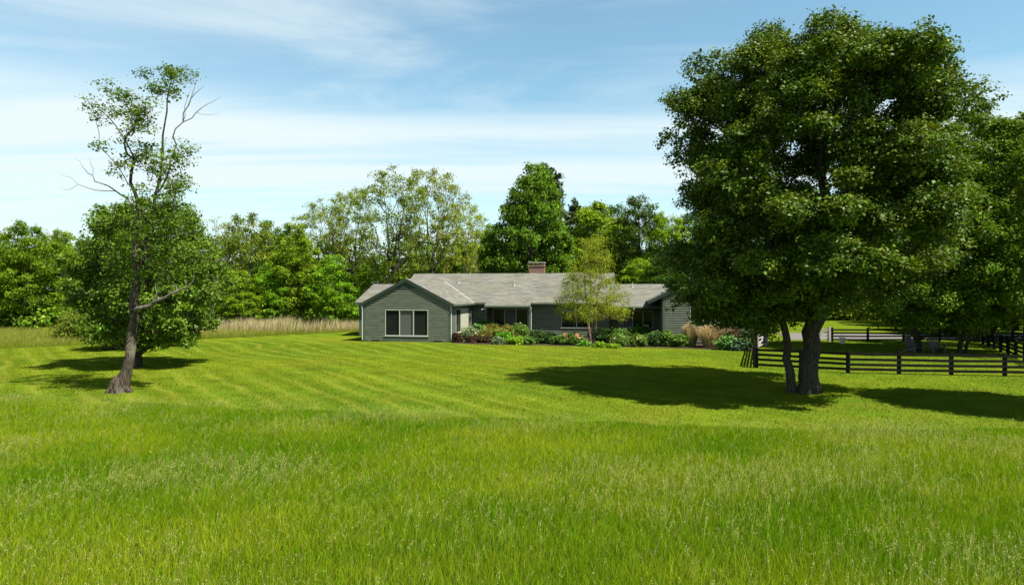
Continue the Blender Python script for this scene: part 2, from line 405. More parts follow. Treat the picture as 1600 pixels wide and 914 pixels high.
def lawn_blades():
    n = 420000
    x, y = scatter(n, -40, 40, 18, 52)
    ok = (np.abs(x) < 0.8 * y + 2) & (y > near_edge(x) - 0.3) & ((y < far_edge(x) - 0.1) | (x > 12)) & (rng.uniform(0, 1, n) < np.interp(y, [18, 30, 52], [1, 0.75, 0.4]))
    x, y = x[ok], y[ok]; n = len(x)
    c = lawn_col(x, y) * (0.80 + 0.45 * rng.uniform(0, 1, (n, 1)))
    o = blades('lawn_grass', np.stack([x, y, np.full(n, 0.003)], -1), rng.uniform(0.03, 0.065, n), rng.uniform(0.012, 0.022, n), c, M['blade'], 0.5, 1)
    return tag(o, 'short blades of the mown lawn before the house', 'grass', kind='stuff')
lawn_blades()

def back_meadow():
    n = 230000
    x, y = scatter(n, -62, -6, 37, 82)
    fe = far_edge(x)
    ok = (y > fe) & (x < -9 - (y - 65) * 0.0) & (np.abs(x) < 0.8 * y + 3) & (rng.uniform(0, 1, n) < 0.8)
    x, y, fe = x[ok], y[ok], fe[ok]; n = len(x)
    t = np.clip((y - fe) / 9 + (fbm(x * 0.2, y * 0.2, 111) - 0.5) * 1.2, 0, 1)[:, None] * np.where(x < -34, .45, 1.0)[:, None]
    c = np.array([0.20, 0.235, 0.022]) * (1 - t) + np.array([0.34, 0.32, 0.085]) * t
    c = c * rng.uniform(0.75, 1.25, (n, 1))
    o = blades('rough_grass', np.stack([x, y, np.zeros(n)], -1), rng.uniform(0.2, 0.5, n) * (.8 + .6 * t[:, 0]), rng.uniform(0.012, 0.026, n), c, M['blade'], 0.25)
    tag(o, 'strip of rough knee high grass between the lawn and the wood', 'grass', kind='stuff')
    # the tan reeds
    n = 46000
    x, y = scatter(n, -60, -11, 62, 74)
    dens = np.where((x > -32) & (x < -12), 1.0, np.where(x < -52, 0.10, 0.0)) * np.clip((fbm(x * 0.3, y * 0.3, 121) - 0.34) * 4, 0.08, 1)
    ok = (rng.uniform(0, 1, n) < dens) & (y > far_edge(x) + 1.5)
    x, y = x[ok], y[ok]; n = len(x)
    hgt = rng.uniform(0.7, 1.5, n) * (0.55 + 0.8 * fbm(x * 0.6, y * 0.6, 131)) * np.interp(x, [-34, -29, -20, -12], [0.5, 1.0, 1.05, 0.65])
    c = np.where(rng.uniform(0, 1, (n, 1)) < 0.25, np.array([[0.16, 0.2, 0.03]]), np.array([[0.56, 0.44, 0.25]])) * rng.uniform(0.7, 1.2, (n, 1))
    P = np.stack([x, y, np.zeros(n)], -1)
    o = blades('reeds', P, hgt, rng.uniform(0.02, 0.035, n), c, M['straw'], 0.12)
    tag(o, 'band of tall tan reeds at the foot of the wood', 'reeds', kind='stuff')
back_meadow()

# driveway and planting bed
mb = MB(); mb.add([(22, 53.5, 0.010), (60, 51, 0.010), (60, 60.5, 0.010), (30, 62, 0.010), (24, 62.5, 0.010)], [(0, 1, 2, 3, 4)])
tag(mb.build('driveway', M['gravel']), 'pale gravel driveway behind the far paddock fence', 'driveway', kind='structure')

# ------------------------------------------------------------------ trees
def bmst(nodes, parents, targets, bf, up=0.0, zmin=-9.0):
    """joins every target to the growing tree, trading twig length against path length"""
    P = [np.array(p) for p in nodes]; par = list(parents)
    path = [0.0] * len(P)
    for i, q in enumerate(par):
        if q >= 0: path[i] = path[q] + np.linalg.norm(P[i] - P[q])
    T = np.array(targets); best = np.full(len(T), 1e9); bi = np.zeros(len(T), int); done = np.zeros(len(T), bool)
    def upd(k):
        if P[k][2] < zmin: return
        d = T - P[k]; L = np.linalg.norm(d, axis=1)
        cst = L + bf * path[k] + up * np.maximum(0, -d[:, 2])
        m = (cst < best) & ~done; best[m] = cst[m]; bi[m] = k
    for k in range(len(P)): upd(k)      # nothing sprouts below zmin
    order = []
    for _ in range(len(T)):
        j = int(np.argmin(np.where(done, 1e9, best))); done[j] = True
        k = bi[j]; P.append(T[j]); par.append(k); path.append(path[k] + np.linalg.norm(T[j] - P[k])); order.append(j)
        upd(len(P) - 1)
    return P, par, order
def grow_wood(P, par, spec, r_tip, pexp=2.3, rnd=None, wob=0.10, rmax=9.0):
    """radii by the pipe rule, edges bent a little, chains lofted to one mesh (returns V, loops, sizes)"""
    n = len(P); kids = [[] for _ in range(n)]
    for i, q in enumerate(par):
        if q >= 0: kids[q].append(i)
    r = np.zeros(n)
    stack = [i for i in range(n) if par[i] < 0]; order = []
    while stack:
        i = stack.pop(); order.append(i); stack += kids[i]
    for i in reversed(order):
        s = sum(r[k] ** pexp for k in kids[i]); r[i] = min(rmax, max(r_tip, (s + 0.15 * r_tip ** pexp) ** (1 / pexp)))
    for i in order:
        if i in spec: r[i] = spec[i]
        elif par[i] >= 0: r[i] = min(r[i], r[par[i]] * 0.92)
    V = []; L = []; S = []; nv = 0
    starts = [(i, None) for i in range(n) if par[i] < 0]
    while starts:
        i, frm = starts.pop(); ch = []
        if frm is not None: ch.append((P[frm], min(r[i] * 1.25, r[frm])))
        while True:
            ch.append((P[i], r[i]))
            if not kids[i]: break
            ks = sorted(kids[i], key=lambda k: -r[k]); starts += [(k, i) for k in ks[1:]]; i = ks[0]
        if len(ch) < 2: continue
        pts = []; rr = []
        for a in range(len(ch) - 1):
            p, q = ch[a][0], ch[a + 1][0]; d = np.linalg.norm(q - p); m = 3 if d > 0.8 else 2
            j = rnd.normal(0, 1, 3) * wob * d
            for t in np.arange(m) / m:
                pts.append(p * (1 - t) + q * t + j * math.sin(t * math.pi) + (0 if a == 0 and t == 0 else 1) * rnd.normal(0, 0.02, 3) * min(d, 1)); rr.append(ch[a][1] * (1 - t) + ch[a + 1][1] * t)
        pts.append(ch[-1][0]); rr.append(ch[-1][1] * 0.6)
        pts = np.array(pts); rr = np.array(rr); big = rr.max(); ns = 12 if big > 0.25 else 7 if big > 0.08 else 4 if big > 0.03 else 3
        d = np.gradient(pts, axis=0); d /= np.linalg.norm(d, axis=1, keepdims=True) + 1e-9
        a = np.cross(d[0], [0.3, 0.9, 0.1]); th = np.arange(ns) * 2 * np.pi / ns
        for k in range(len(pts)):
            a = a - d[k] * a.dot(d[k]); a /= np.linalg.norm(a) + 1e-9; b = np.cross(d[k], a)
            V.append(pts[k] + (a[None] * np.cos(th)[:, None] + b[None] * np.sin(th)[:, None]) * rr[k] * (1 + (0.07 * rnd.normal(0, 1, (ns, 1)) if big > 0.1 else 0)))
        for k in range(len(pts) - 1):
            o = nv + k * ns
            for e in range(ns):
                L += [o + e, o + (e + 1) % ns, o + ns + (e + 1) % ns, o + ns + e]; S.append(4)
        nv += len(pts) * ns
    return np.concatenate(V), L, S

def env_clumps(rnd, env, n, mind, depth=0.95, hollow=0.5, yoff=0.0):
    """clump centres inside an outline (z, x left, x right), an ellipse at every height"""
    env = np.array(env, float); out = []
    z0, z1 = env[0, 0], env[-1, 0]; tries = 0; wmax = (env[:, 2] - env[:, 1]).max()
    while len(out) < n and tries < n * 60:
        tries += 1
        z = rnd.uniform(z0, z1); xl = np.interp(z, env[:, 0], env[:, 1]); xr = np.interp(z, env[:, 0], env[:, 2]); w = (xr - xl) / 2
        if rnd.uniform() > (w * 2 / wmax) ** 1.5 + 0.05: continue
        rho = rnd.uniform() ** 0.5; a = rnd.uniform(0, 2 * np.pi)
        ztop = (z - z0) / (z1 - z0)
        if rho < hollow and ztop < 0.8 and rnd.uniform() < 0.75: continue
        p = np.array([(xl + xr) / 2 + math.cos(a) * rho * w, yoff + math.sin(a) * rho * w * depth, z])
        if out and np.min(np.linalg.norm(np.array(out) - p, axis=1)) < mind * (1 if tries < n * 20 else 0.75): continue
        out.append(p)
    return out

def sprays(rnd, env, n, depth=0.95, lo=.92, hi=1.08):
    """small outer clumps that break the rim of a crown"""
    ea = np.array(env, float); out = []
    for _ in range(n):
        z = rnd.uniform(ea[0, 0], ea[-1, 0] + .04 * ea[-1, 0]); xl = np.interp(z, ea[:, 0], ea[:, 1]); xr = np.interp(z, ea[:, 0], ea[:, 2]); a = rnd.uniform(0, 6.28); q = rnd.uniform(lo, hi)
        out.append(np.array([(xl + xr) / 2 + math.cos(a) * q * (xr - xl) / 2, math.sin(a) * q * (xr - xl) / 2 * depth, z]))
    return out

PAL = dict(
    oak=[(0.052, 0.102, 0.006), (0.080, 0.135, 0.008), (0.104, 0.146, 0.010), (0.062, 0.116, 0.007)],
    maple=[(0.080, 0.160, 0.012), (0.100, 0.185, 0.014), (0.070, 0.130, 0.010), (0.060, 0.115, 0.010)],
    bright=[(0.139, 0.248, 0.011), (0.181, 0.296, 0.013), (0.119, 0.209, 0.013)],
    airy=[(0.200, 0.270, 0.022), (0.240, 0.290, 0.035), (0.160, 0.230, 0.015)],
    olive=[(0.123, 0.174, 0.017), (0.151, 0.196, 0.020), (0.095, 0.134, 0.015)],
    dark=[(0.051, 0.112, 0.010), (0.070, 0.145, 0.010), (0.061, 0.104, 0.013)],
    pine=[(0.042, 0.070, 0.016), (0.059, 0.088, 0.020), (0.036, 0.061, 0.014)],
    birch=[(0.190, 0.245, 0.012), (0.225, 0.260, 0.016), (0.165, 0.220, 0.011)],
    side=[(0.086, 0.160, 0.010), (0.109, 0.182, 0.013), (0.071, 0.127, 0.011)],
)
def foliage(rnd, clumps, cl_r, per, lpc, cr, leaf, pal, flat=0.7, up=0.7, sphere=0.35, droop=None):
    """leaf clusters on the upper shell of every clump"""
    A = np.array(clumps); n = len(A); rr = np.asarray(cl_r, float) * np.ones(n)
    cid = np.repeat(np.arange(n), per); m = len(cid)
    d = rnd.normal(0, 1, (m, 3)); d /= np.linalg.norm(d, axis=1, keepdims=True); d[:, 2] += sphere; d /= np.linalg.norm(d, axis=1, keepdims=True)
    rad = rr[cid] * rnd.uniform(0.35, 1.05, m) ** 0.7
    CC = A[cid] + d * rad[:, None] * np.array([1, 1, flat])
    clc = np.array(pal)[rnd.integers(0, len(pal), m)] * rnd.uniform(0.82, 1.2, (m, 1)) * (0.9 + 0.2 * rnd.uniform(0, 1, n))[cid][:, None]
    q = np.repeat(np.arange(m), lpc); k = len(q)
    C = CC[q] + rnd.normal(0, 1, (k, 3)) * cr * np.array([1, 1, 0.6]) * 0.6
    Nn = 0.5 * d[q] + np.array([0, 0, up]) + rnd.normal(0, 0.55, (k, 3))
    cols = (clc[q] * rnd.uniform(0.8, 1.25, (k, 1)) * (1 + rnd.normal(0, 0.07, (k, 3)))).clip(0.003, 1)
    sz = leaf * np.exp(rnd.normal(0, .32, k)).clip(.45, 1.9)
    return CC, cid, leaf_geo(C, Nn, sz, cols)
def tree(name, loc, trunks, spec_r, clumps, cl_r, per, lpc, cr, leaf, pal, seed, bark='bark', leafm='leaf', bf=0.35, tips=5, r_tip=0.012,
         up=0.6, flat=0.7, wob=0.1, sphere=0.35, rmax=9.0, updir=0.7, pexp=2.3, flare=0, zmin=-9.0):
    """trunks: polylines in local metres ((x,y,z,r), ...); later ones start on the first"""
    rnd = np.random.default_rng(seed); global rng; keep = rng; rng = rnd
    nodes = []; par = []; spec = {}
    for tr in trunks:
        prev = -1
        if nodes and tr[0][3] < 0:               # negative radius: forks from the nearest node so far
            prev = int(np.argmin(np.linalg.norm(np.array(nodes) - np.array(tr[0][:3]), axis=1))); tr = tr[1:]
        for (x, y, z, r) in tr:
            nodes.append((x, y, z)); par.append(prev); prev = len(nodes) - 1
            spec[prev] = r
    if flare:
        x0, y0, _, r0 = trunks[0][0]
        for k in range(flare):
            a = 6.28 * k / flare + rnd.uniform(-.4, .4); q = r0 * rnd.uniform(.65, 1.0); k0 = len(nodes)
            for (f, z, r) in ((.2, r0 * 1.5, r0 * .40), (.7, r0 * .6, r0 * .36), (1.15, .08, r0 * .26), (1.7, -.12, r0 * .14)):
                nodes.append((x0 + math.cos(a) * q * f, y0 + math.sin(a) * q * f, z)); par.append(len(nodes) - 2 if len(nodes) - 1 > k0 else 1); spec[len(nodes) - 1] = r
    CC, cid, (V, L, C) = foliage(rnd, clumps, cl_r, per, lpc, cr, leaf, pal, flat, updir, sphere)
    P, pr, order = bmst(nodes, par, clumps, bf, up, zmin)
    idx = {j: len(nodes) + i for i, j in enumerate(order)}
    for j in range(len(clumps)):                 # twigs out to the leaf clusters
        for c in np.nonzero(cid == j)[0][:tips]:
            P.append(CC[c]); pr.append(idx[j])
    Vw, Lw, Sw = grow_wood(P, pr, spec, r_tip, pexp, rnd, wob, rmax)
    root = empty(name, loc)
    link('trunk', mesh_np('trunk', Vw, Lw, Sw, smooth=True), M[bark], root)
    link('crown', mesh_np('crown', V, L, np.full(len(L) // 4, 4), C), M[leafm], root)
    rng = keep
    return root
def pxl(base, s, pts):
    """pixels of the photograph -> local metres of a tree standing at pixel base with s pixels a metre: (px, py, depth, r)"""
    return [((p[0] - base[0]) / s, p[2], (base[1] - p[1]) / s, p[3]) for p in pts]
def envpx(base, s, rows):
    return sorted([((base[1] - y) / s, (a - base[0]) / s, (b - base[0]) / s) for (y, a, b) in rows])

# --- the great shade tree on the right
def big_tree():
    b = (1258, 613); D = F * CAMH / (613 - 457.0); s = F / D; rnd = np.random.default_rng(3)
    tr = [pxl(b, s, [(1264, 622, 0, .44), (1264, 604, 0, .36), (1266, 560, 0, .31), (1268, 520, 0, .305), (1273, 470, 0, .29), (1276, 430, .1, .28), (1282, 370, .2, .22), (1290, 290, .2, .16), (1300, 200, .1, .10), (1310, 130, 0, .06), (1312, 80, 0, .03)]),
          pxl(b, s, [(1240, 622, .1, .22), (1238, 602, .1, .175), (1231, 560, 0, .145), (1223, 510, -.2, .13), (1210, 440, -.5, .12), (1193, 370, -.8, .10), (1165, 290, -.8, .08), (1150, 220, -.8, .05)]),
          pxl(b, s, [(1276, 430, .1, -1), (1310, 390, 1.2, .14), (1360, 340, 2.0, .11), (1415, 290, 2.2, .08), (1450, 240, 2.0, .05)]),
          pxl(b, s, [(1282, 370, .2, -1), (1250, 300, 1.5, .12), (1215, 220, 2.2, .08), (1195, 140, 2.0, .05)]),
          pxl(b, s, [(1282, 400, .2, -1), (1330, 350, -1.5, .11), (1390, 300, -2.4, .08), (1410, 240, -2.5, .05)]),
          pxl(b, s, [(1215, 440, -.6, -1), (1160, 420, -2.0, .09), (1110, 420, -2.6, .05)]),
          pxl(b, s, [(1272, 400, .2, -1), (1250, 330, -2.0, .10), (1230, 250, -3.0, .07), (1225, 170, -2.8, .04)])]
    env = envpx(b, s, [(500, 1105, 1205), (475, 1082, 1250), (455, 1072, 1310), (430, 1064, 1400), (390, 1064, 1440), (340, 1072, 1420), (290, 1086, 1420),
                       (240, 1096, 1415), (190, 1096, 1415), (160, 1100, 1420), (135, 1102, 1415), (110, 1140, 1400), (92, 1185, 1360), (78, 1220, 1330)])
    cl = []
    for c in env_clumps(rnd, env, 60, 1.72, 1.32, 0.5):          # boughs, each a mass of clumps of its own
        for _ in range(rnd.integers(4, 7)):
            d = rnd.normal(0, 1, 3); d /= np.linalg.norm(d); cl.append(c + d * np.array([1.0, 1.0, .62]) * rnd.uniform(.45, 1.15))
    ex = [(1195, 62), (1215, 52), (1298, 42), (1345, 70), (1400, 95), (1420, 108), (1465, 130), (1478, 158), (1445, 135), (1072, 150), (1070, 215), (1098, 122),
          (1128, 485), (1170, 490), (1105, 462), (1150, 470), (1205, 495), (1210, 470), (1160, 505), (1190, 510), (1225, 480)]
    for (x, y) in ex: cl.append(np.array([(x - b[0]) / s, rnd.uniform(-1, 1), (b[1] - y) / s]))
    # keep sky gaps the photo shows on both shoulders
    gaps = [(1058, 285, 26), (1372, 62, 14), (1252, 36, 9), (1440, 112, 12), (1135, 82, 14), (1455, 205, 22), (1485, 215, 18)]
    cl = [c for c in cl if all(math.hypot(c[0] * s + b[0] - gx, b[1] - c[2] * s - gy) > gr for gx, gy, gr in gaps)]
    cl += env_clumps(rnd, env, 46, 1.2, 1.0, 0.15)             # and leaves on the inner limbs
    sizes = [rnd.uniform(0.66, 1.0) for _ in cl]; ea = np.array(env)
    while len(cl) < len(sizes) + 75:                # small outer sprays
        z = rnd.uniform(ea[0, 0], ea[-1, 0]); xl = np.interp(z, ea[:, 0], ea[:, 1]); xr = np.interp(z, ea[:, 0], ea[:, 2]); a = rnd.uniform(0, 6.28); q = rnd.uniform(.92, 1.06)
        p = np.array([(xl + xr) / 2 + math.cos(a) * q * (xr - xl) / 2, math.sin(a) * q * (xr - xl) / 2 * 1.3, z])
        if all(math.hypot(p[0] * s + b[0] - gx, b[1] - p[2] * s - gy) > gr for gx, gy, gr in gaps): cl.append(p)
    sizes += [rnd.uniform(.32, .55) for _ in range(len(cl) - len(sizes))]
    x, y, _ = gp(*b)
    o = tree('shade_tree', (x, y, 0), tr, {}, cl, sizes, 25, 42, 0.25, 0.10, PAL['oak'], 5, 'bark', 'leaf_glossy', 0.4, 6, 0.009, wob=0.07, flare=6, up=1.5, zmin=3.9)
    tag(o, 'huge dark spreading tree on a double trunk beside the near fence', 'tree')
big_tree()

# --- the thin half dead tree on the left
def thin_tree():
    b = (192, 613); s = F / (F * CAMH / 156.0); rnd = np.random.default_rng(12)
    tr = [pxl(b, s, [(185, 622, 0, .36), (189, 606, 0, .27), (198, 580, 0, .20), (204, 545, 0, .175), (208, 500, 0, .155), (211, 450, 0, .14), (212, 400, 0, .115), (213, 350, 0, .085), (211, 300, 0, .06), (206, 250, .1, .042), (192, 215, .1, .032), (170, 185, .1, .02), (150, 165, .1, .01)]),
          pxl(b, s, [(211, 450, 0, -1), (222, 400, .2, .085), (232, 350, .3, .07), (238, 300, .3, .055), (248, 240, .3, .042), (254, 190, .2, .03), (260, 140, .2, .024), (265, 100, .2, .01)])]
    cl = [(158, 165), (168, 150), (186, 152), (178, 176), (194, 172), (200, 194), (162, 184), (262, 98), (268, 112), (254, 125), (272, 128), (250, 145), (265, 155), (243, 180), (258, 185),
          (205, 225), (190, 240), (215, 250), (195, 265), (180, 230), (280, 240), (295, 245), (270, 225), (285, 265), (255, 255), (240, 275), (225, 300), (200, 300), (215, 330), (245, 320), (265, 300),
          (288, 300), (302, 300), (280, 330), (300, 330), (222, 345), (212, 380), (248, 345), (208, 270), (232, 255), (250, 300), (235, 425), (250, 365), (190, 395), (255, 350), (230, 365), (200, 360), (180, 350), (272, 370), (296, 365), (185, 385), (240, 395), (262, 410), (205, 420), (180, 420), (285, 400), (230, 440), (150, 400), (165, 370)]
    cl = [np.array([(x - b[0]) / s + rnd.normal(0, .12), rnd.normal(0, 0.9), (b[1] - y) / s]) for x, y in cl]; nb = len(cl)
    cl += env_clumps(rnd, envpx(b, s, [(440, 170, 290), (390, 160, 310), (340, 175, 312), (300, 180, 305), (260, 180, 298), (220, 180, 290), (190, 158, 262), (150, 165, 275), (105, 250, 275)]), 60, .35, .8, .1)
    x, y, _ = gp(*b)
    o = tree('thin_tree', (x, y, 0), tr, {}, cl, [rnd.uniform(0.36, 0.62) * (1 if c[2] > 7 else 1.2) * (1 if i < nb else .6) for i, c in enumerate(cl)], 14, 11, 0.19, 0.08, PAL['side'], 8, 'bark_moss', 'leaf', 0.3, 7, 0.004, wob=0.05, flare=6)
    def dead(polys, seed):
        rn = np.random.default_rng(seed); P = []; pr = []; sp = {}
        for pl in polys:
            prev = -1
            if P: prev = int(np.argmin([np.linalg.norm(np.array(q) - np.array(pl[0][:3])) for q in P])); pl = pl[1:]
            for (xx, yy, zz, r) in pl: P.append(np.array((xx, yy, zz))); pr.append(prev); prev = len(P) - 1; sp[prev] = r
        V, L, S = grow_wood(P, pr, sp, 0.006, 2.3, rn, 0.09)
        d = link('dead_branch', mesh_np('dead_branch', V, L, S, smooth=True), M['bark_dead'], o)
        return d
    p = lambda pts: pxl(b, s, pts)
    dead([p([(240, 300, .3, .05), (258, 262, .3, .04), (272, 225, .2, .034), (284, 190, .1, .027), (294, 165, 0, .025), (303, 140, 0, .012)]),
          p([(284, 190, .1, .03), (300, 172, .3, .018), (318, 158, .4, .012), (336, 145, .5, .006)]), p([(294, 165, 0, .02), (310, 150, -.3, .012), (328, 138, -.4, .006)]),
          p([(284, 190, 0, .02), (282, 165, .3, .012), (290, 135, .4, .006)]), p([(303, 140, 0, .012), (307, 125, 0, .006), (312, 112, 0, .004)]), p([(300, 172, .3, .01), (318, 174, .5, .008), (334, 170, .6, .004)])], 1)
    dead([p([(211, 325, 0, .045), (195, 308, .1, .034), (178, 298, .1, .027), (160, 288, 0, .02), (145, 275, 0, .018), (130, 262, 0, .01), (118, 248, 0, .005)]),
          p([(178, 298, .1, .03), (155, 298, -.2, .016), (130, 290, -.3, .01), (104, 276, -.4, .005)]), p([(145, 275, 0, .015), (138, 258, .2, .008), (134, 243, .2, .004)]), p([(130, 290, -.3, .01), (118, 300, -.4, .006), (108, 298, -.4, .004)])], 2)
    dead([p([(210, 484, 0, .09), (228, 480, -.3, .075), (250, 472, -.5, .065), (272, 465, -.6, .05), (292, 456, -.7, .045), (310, 448, -.8, .03), (318, 440, -.8, .016), (320, 428, -.8, .008)]),
          p([(250, 472, -.5, .05), (256, 458, -.5, .03), (254, 444, -.5, .015)]), p([(292, 456, -.7, .03), (286, 448, -.5, .02), (268, 446, -.4, .01)])], 3)
    tag(o, 'tall thin half dead tree with bare grey limbs and lichened leaning trunk', 'tree')
thin_tree()

# --- the low dense trees behind it
def side_trees():
    b = (213, 573); s = 116 * F / (F * CAMH) ; rnd = np.random.default_rng(21)
    env = envpx(b, s, [(540, 235, 295), (520, 160, 305), (490, 145, 308), (450, 135, 322), (420, 138, 325), (385, 150, 318), (352, 165, 300), (330, 190, 275)])
    cl = env_clumps(rnd, env, 78, 0.88, 0.95, 0.3) + sprays(rnd, env, 85, .95, .86, 1.26)
    cl += [np.array([(x_ - b[0]) / s, rnd.uniform(-1, .2), (b[1] - y_) / s]) for x_, y_ in ((262, 535), (278, 530), (290, 520), (300, 505), (250, 520), (285, 500), (240, 530))]
    rr_ = [rnd.uniform(.55, .85)] * 0 + [rnd.uniform(.55, .85) if i < 78 else rnd.uniform(.28, .55) for i in range(len(cl))]
    tr = [pxl(b, s, [(213, 580, 0, .27), (213, 560, 0, .22), (214, 520, 0, .2), (216, 470, 0, .17), (222, 410, 0, .12), (230, 350, 0, .06)]), pxl(b, s, [(214, 520, 0, -1), (240, 470, .5, .09), (275, 430, .8, .06)]), pxl(b, s, [(214, 500, 0, -1), (185, 450, -.4, .09), (160, 410, -.5, .06)])]
    x, y, _ = gp(*b)
    o = tree('round_tree', (x, y, 0), tr, {}, cl, rr_, 20, 20, 0.26, 0.12, PAL['side'], 22, 'bark_dark', 'leaf_glossy', 0.35, 4)
    tag(o, 'dense rounded tree with foliage to the ground just behind the half dead tree', 'tree')
    b = (180, 546); s = 89 * F / (F * CAMH)
    env = envpx(b, s, [(536, 150, 205), (515, 140, 220), (490, 145, 225), (465, 155, 215), (450, 165, 205)])
    cl = env_clumps(rnd, env, 42, 0.7, 1.0, 0.2)
    tr = [pxl(b, s, [(180, 550, 0, .2), (180, 535, 0, .17), (181, 505, 0, .12), (183, 470, 0, .06)])]
    x, y, _ = gp(*b)
    o = tree('small_tree', (x, y, 0), tr, {}, cl, 0.75, 20, 14, 0.3, 0.16, PAL['side'], 27, 'bark_dark', 'leaf', 0.35, 4)
    tag(o, 'small low tree with short dark trunk casting the farthest lawn shadow', 'tree')
side_trees()

def shrub(name, loc, w, h, pal, seed, n=16, leaf=0.12, lpc=14, per=16, depth=0.85, leafm='leaf', ground=True, up=0.7, rmul=1.0):
    rnd = np.random.default_rng(seed)
    env = [(h * 0.12 if ground else h * .2, -w * .40, w * .40), (h * .35, -w * .42, w * .42), (h * .6, -w * .38, w * .38), (h * .84, -w * .2, w * .2)]
    r = min(w, h * 1.6) * 0.2 * rmul
    cl = env_clumps(rnd, env, n, r * 0.75, depth, 0.15)
    stems = [[(0, 0, -.02, max(.008, h * .012)), (0.02 * w, 0, h * .2, max(.007, h * .01)), (0, 0, h * .45, max(.005, h * .006))], [(-.08 * w, .03, -.02, max(.006, h * .01)), (-.16 * w, .05, h * .35, max(.005, h * .006))], [(.08 * w, -.03, -.02, max(.006, h * .01)), (.18 * w, -.05, h * .35, max(.005, h * .006))]]
    o = tree(name, loc, stems, {}, cl, r * 1.2, per, lpc, r * 0.55, leaf, pal, seed + 500, 'bark_dark', leafm, 0.3, 2, 0.004, updir=up)
    for c in o.children:
        if c.name.split('.')[0] == 'trunk': c.name = 'stem'
        else: c.name = 'foliage'
    return o
x, y, _ = gp(112, 533); tag(shrub('round_shrub', (x, y + 1, 0), 3.3, 2.1, PAL['olive'], 31, 34, 0.13, 16, 20), 'rounded olive shrub on the rough grass beyond the lawn', 'shrub')
tag(shrub('loose_shrub', (46.0, 93, 0), 13, 5.6, PAL['airy'], 35, 60, 0.24, 16, 24), 'wide pale yellow green shrub beyond the driveway and the bright grass', 'shrub')
x, y, _ = gp(152, 531); tag(shrub('round_shrub', (x, y + 2, 0), 2.6, 1.5, PAL['olive'], 32, 22, 0.13, 14, 18), 'low olive shrub between the rounded shrub and the small tree', 'shrub')

# --- trees of the yard on the right
def yard_tree(base, rows, seed, label, n, mind, stem, pal='oak', per=22, lpc=20, leaf=0.14, clr=1.0, name='yard_tree', depth=1.1):
    D = F * CAMH / (base[1] - 457.0); s = F / D; rnd = np.random.default_rng(seed)
    ev = envpx(base, s, rows); cl = env_clumps(rnd, ev, n, mind, depth, 0.4); k = len(cl); cl += sprays(rnd, ev, 60, depth)
    clr = [clr * rnd.uniform(.75, 1.05) if i < k else rnd.uniform(.3, .55) for i in range(len(cl))]
    o = tree(name, (*gp(*base)[:2], 0), [pxl(base, s, t) for t in stem], {}, cl, clr, per, lpc, 0.36, leaf, PAL[pal], seed + 1, 'bark', 'leaf', 0.38, 4, 0.008)
    tag(o, label, 'tree'); return o
yard_tree((1433, 549), [(518, 1440, 1480), (505, 1385, 1520), (485, 1345, 1540), (450, 1330, 1545), (400, 1325, 1555), (340, 1340, 1555), (290, 1360, 1550), (250, 1385, 1550), (215, 1420, 1550), (190, 1470, 1545)], 41,
          'leafy tree standing right behind the two garden chairs', 165, 1.1,
          [[(1433, 556, 0, .26), (1433, 530, 0, .19), (1432, 495, 0, .17), (1440, 440, 0, .14), (1450, 360, 0, .1), (1465, 270, 0, .05)], [(1432, 495, 0, -1), (1400, 440, -.5, .09), (1375, 400, -.6, .06)]], 'side', clr=1.1)
yard_tree((1504, 552), [(520, 1505, 1545), (500, 1460, 1580), (460, 1450, 1625), (400, 1460, 1650), (340, 1470, 1660), (280, 1490, 1660), (230, 1510, 1640), (200, 1540, 1610)], 44,
          'tall leafy tree on twin slim trunks at the frame edge of the yard', 165, 1.1,
          [[(1503, 558, 0, .17), (1503, 530, 0, .14), (1508, 470, 0, .12), (1530, 380, 0, .1), (1560, 260, 0, .05)], [(1513, 556, .2, .11), (1519, 520, .2, .09), (1532, 470, .3, .06)]], 'side', clr=1.1)

yard_tree((1762, 650), [(470, 1690, 1820), (420, 1670, 1870), (340, 1665, 1920), (260, 1680, 1910), (190, 1720, 1880), (140, 1770, 1830)], 47,
          'leafy tree cut by the frame edge in front of the near fence', 60, 1.1,
          [[(1760, 648, 0, .26), (1760, 610, 0, .2), (1765, 500, 0, .17), (1770, 380, 0, .12), (1780, 260, 0, .05)]], 'oak', clr=0.9, depth=1.1)

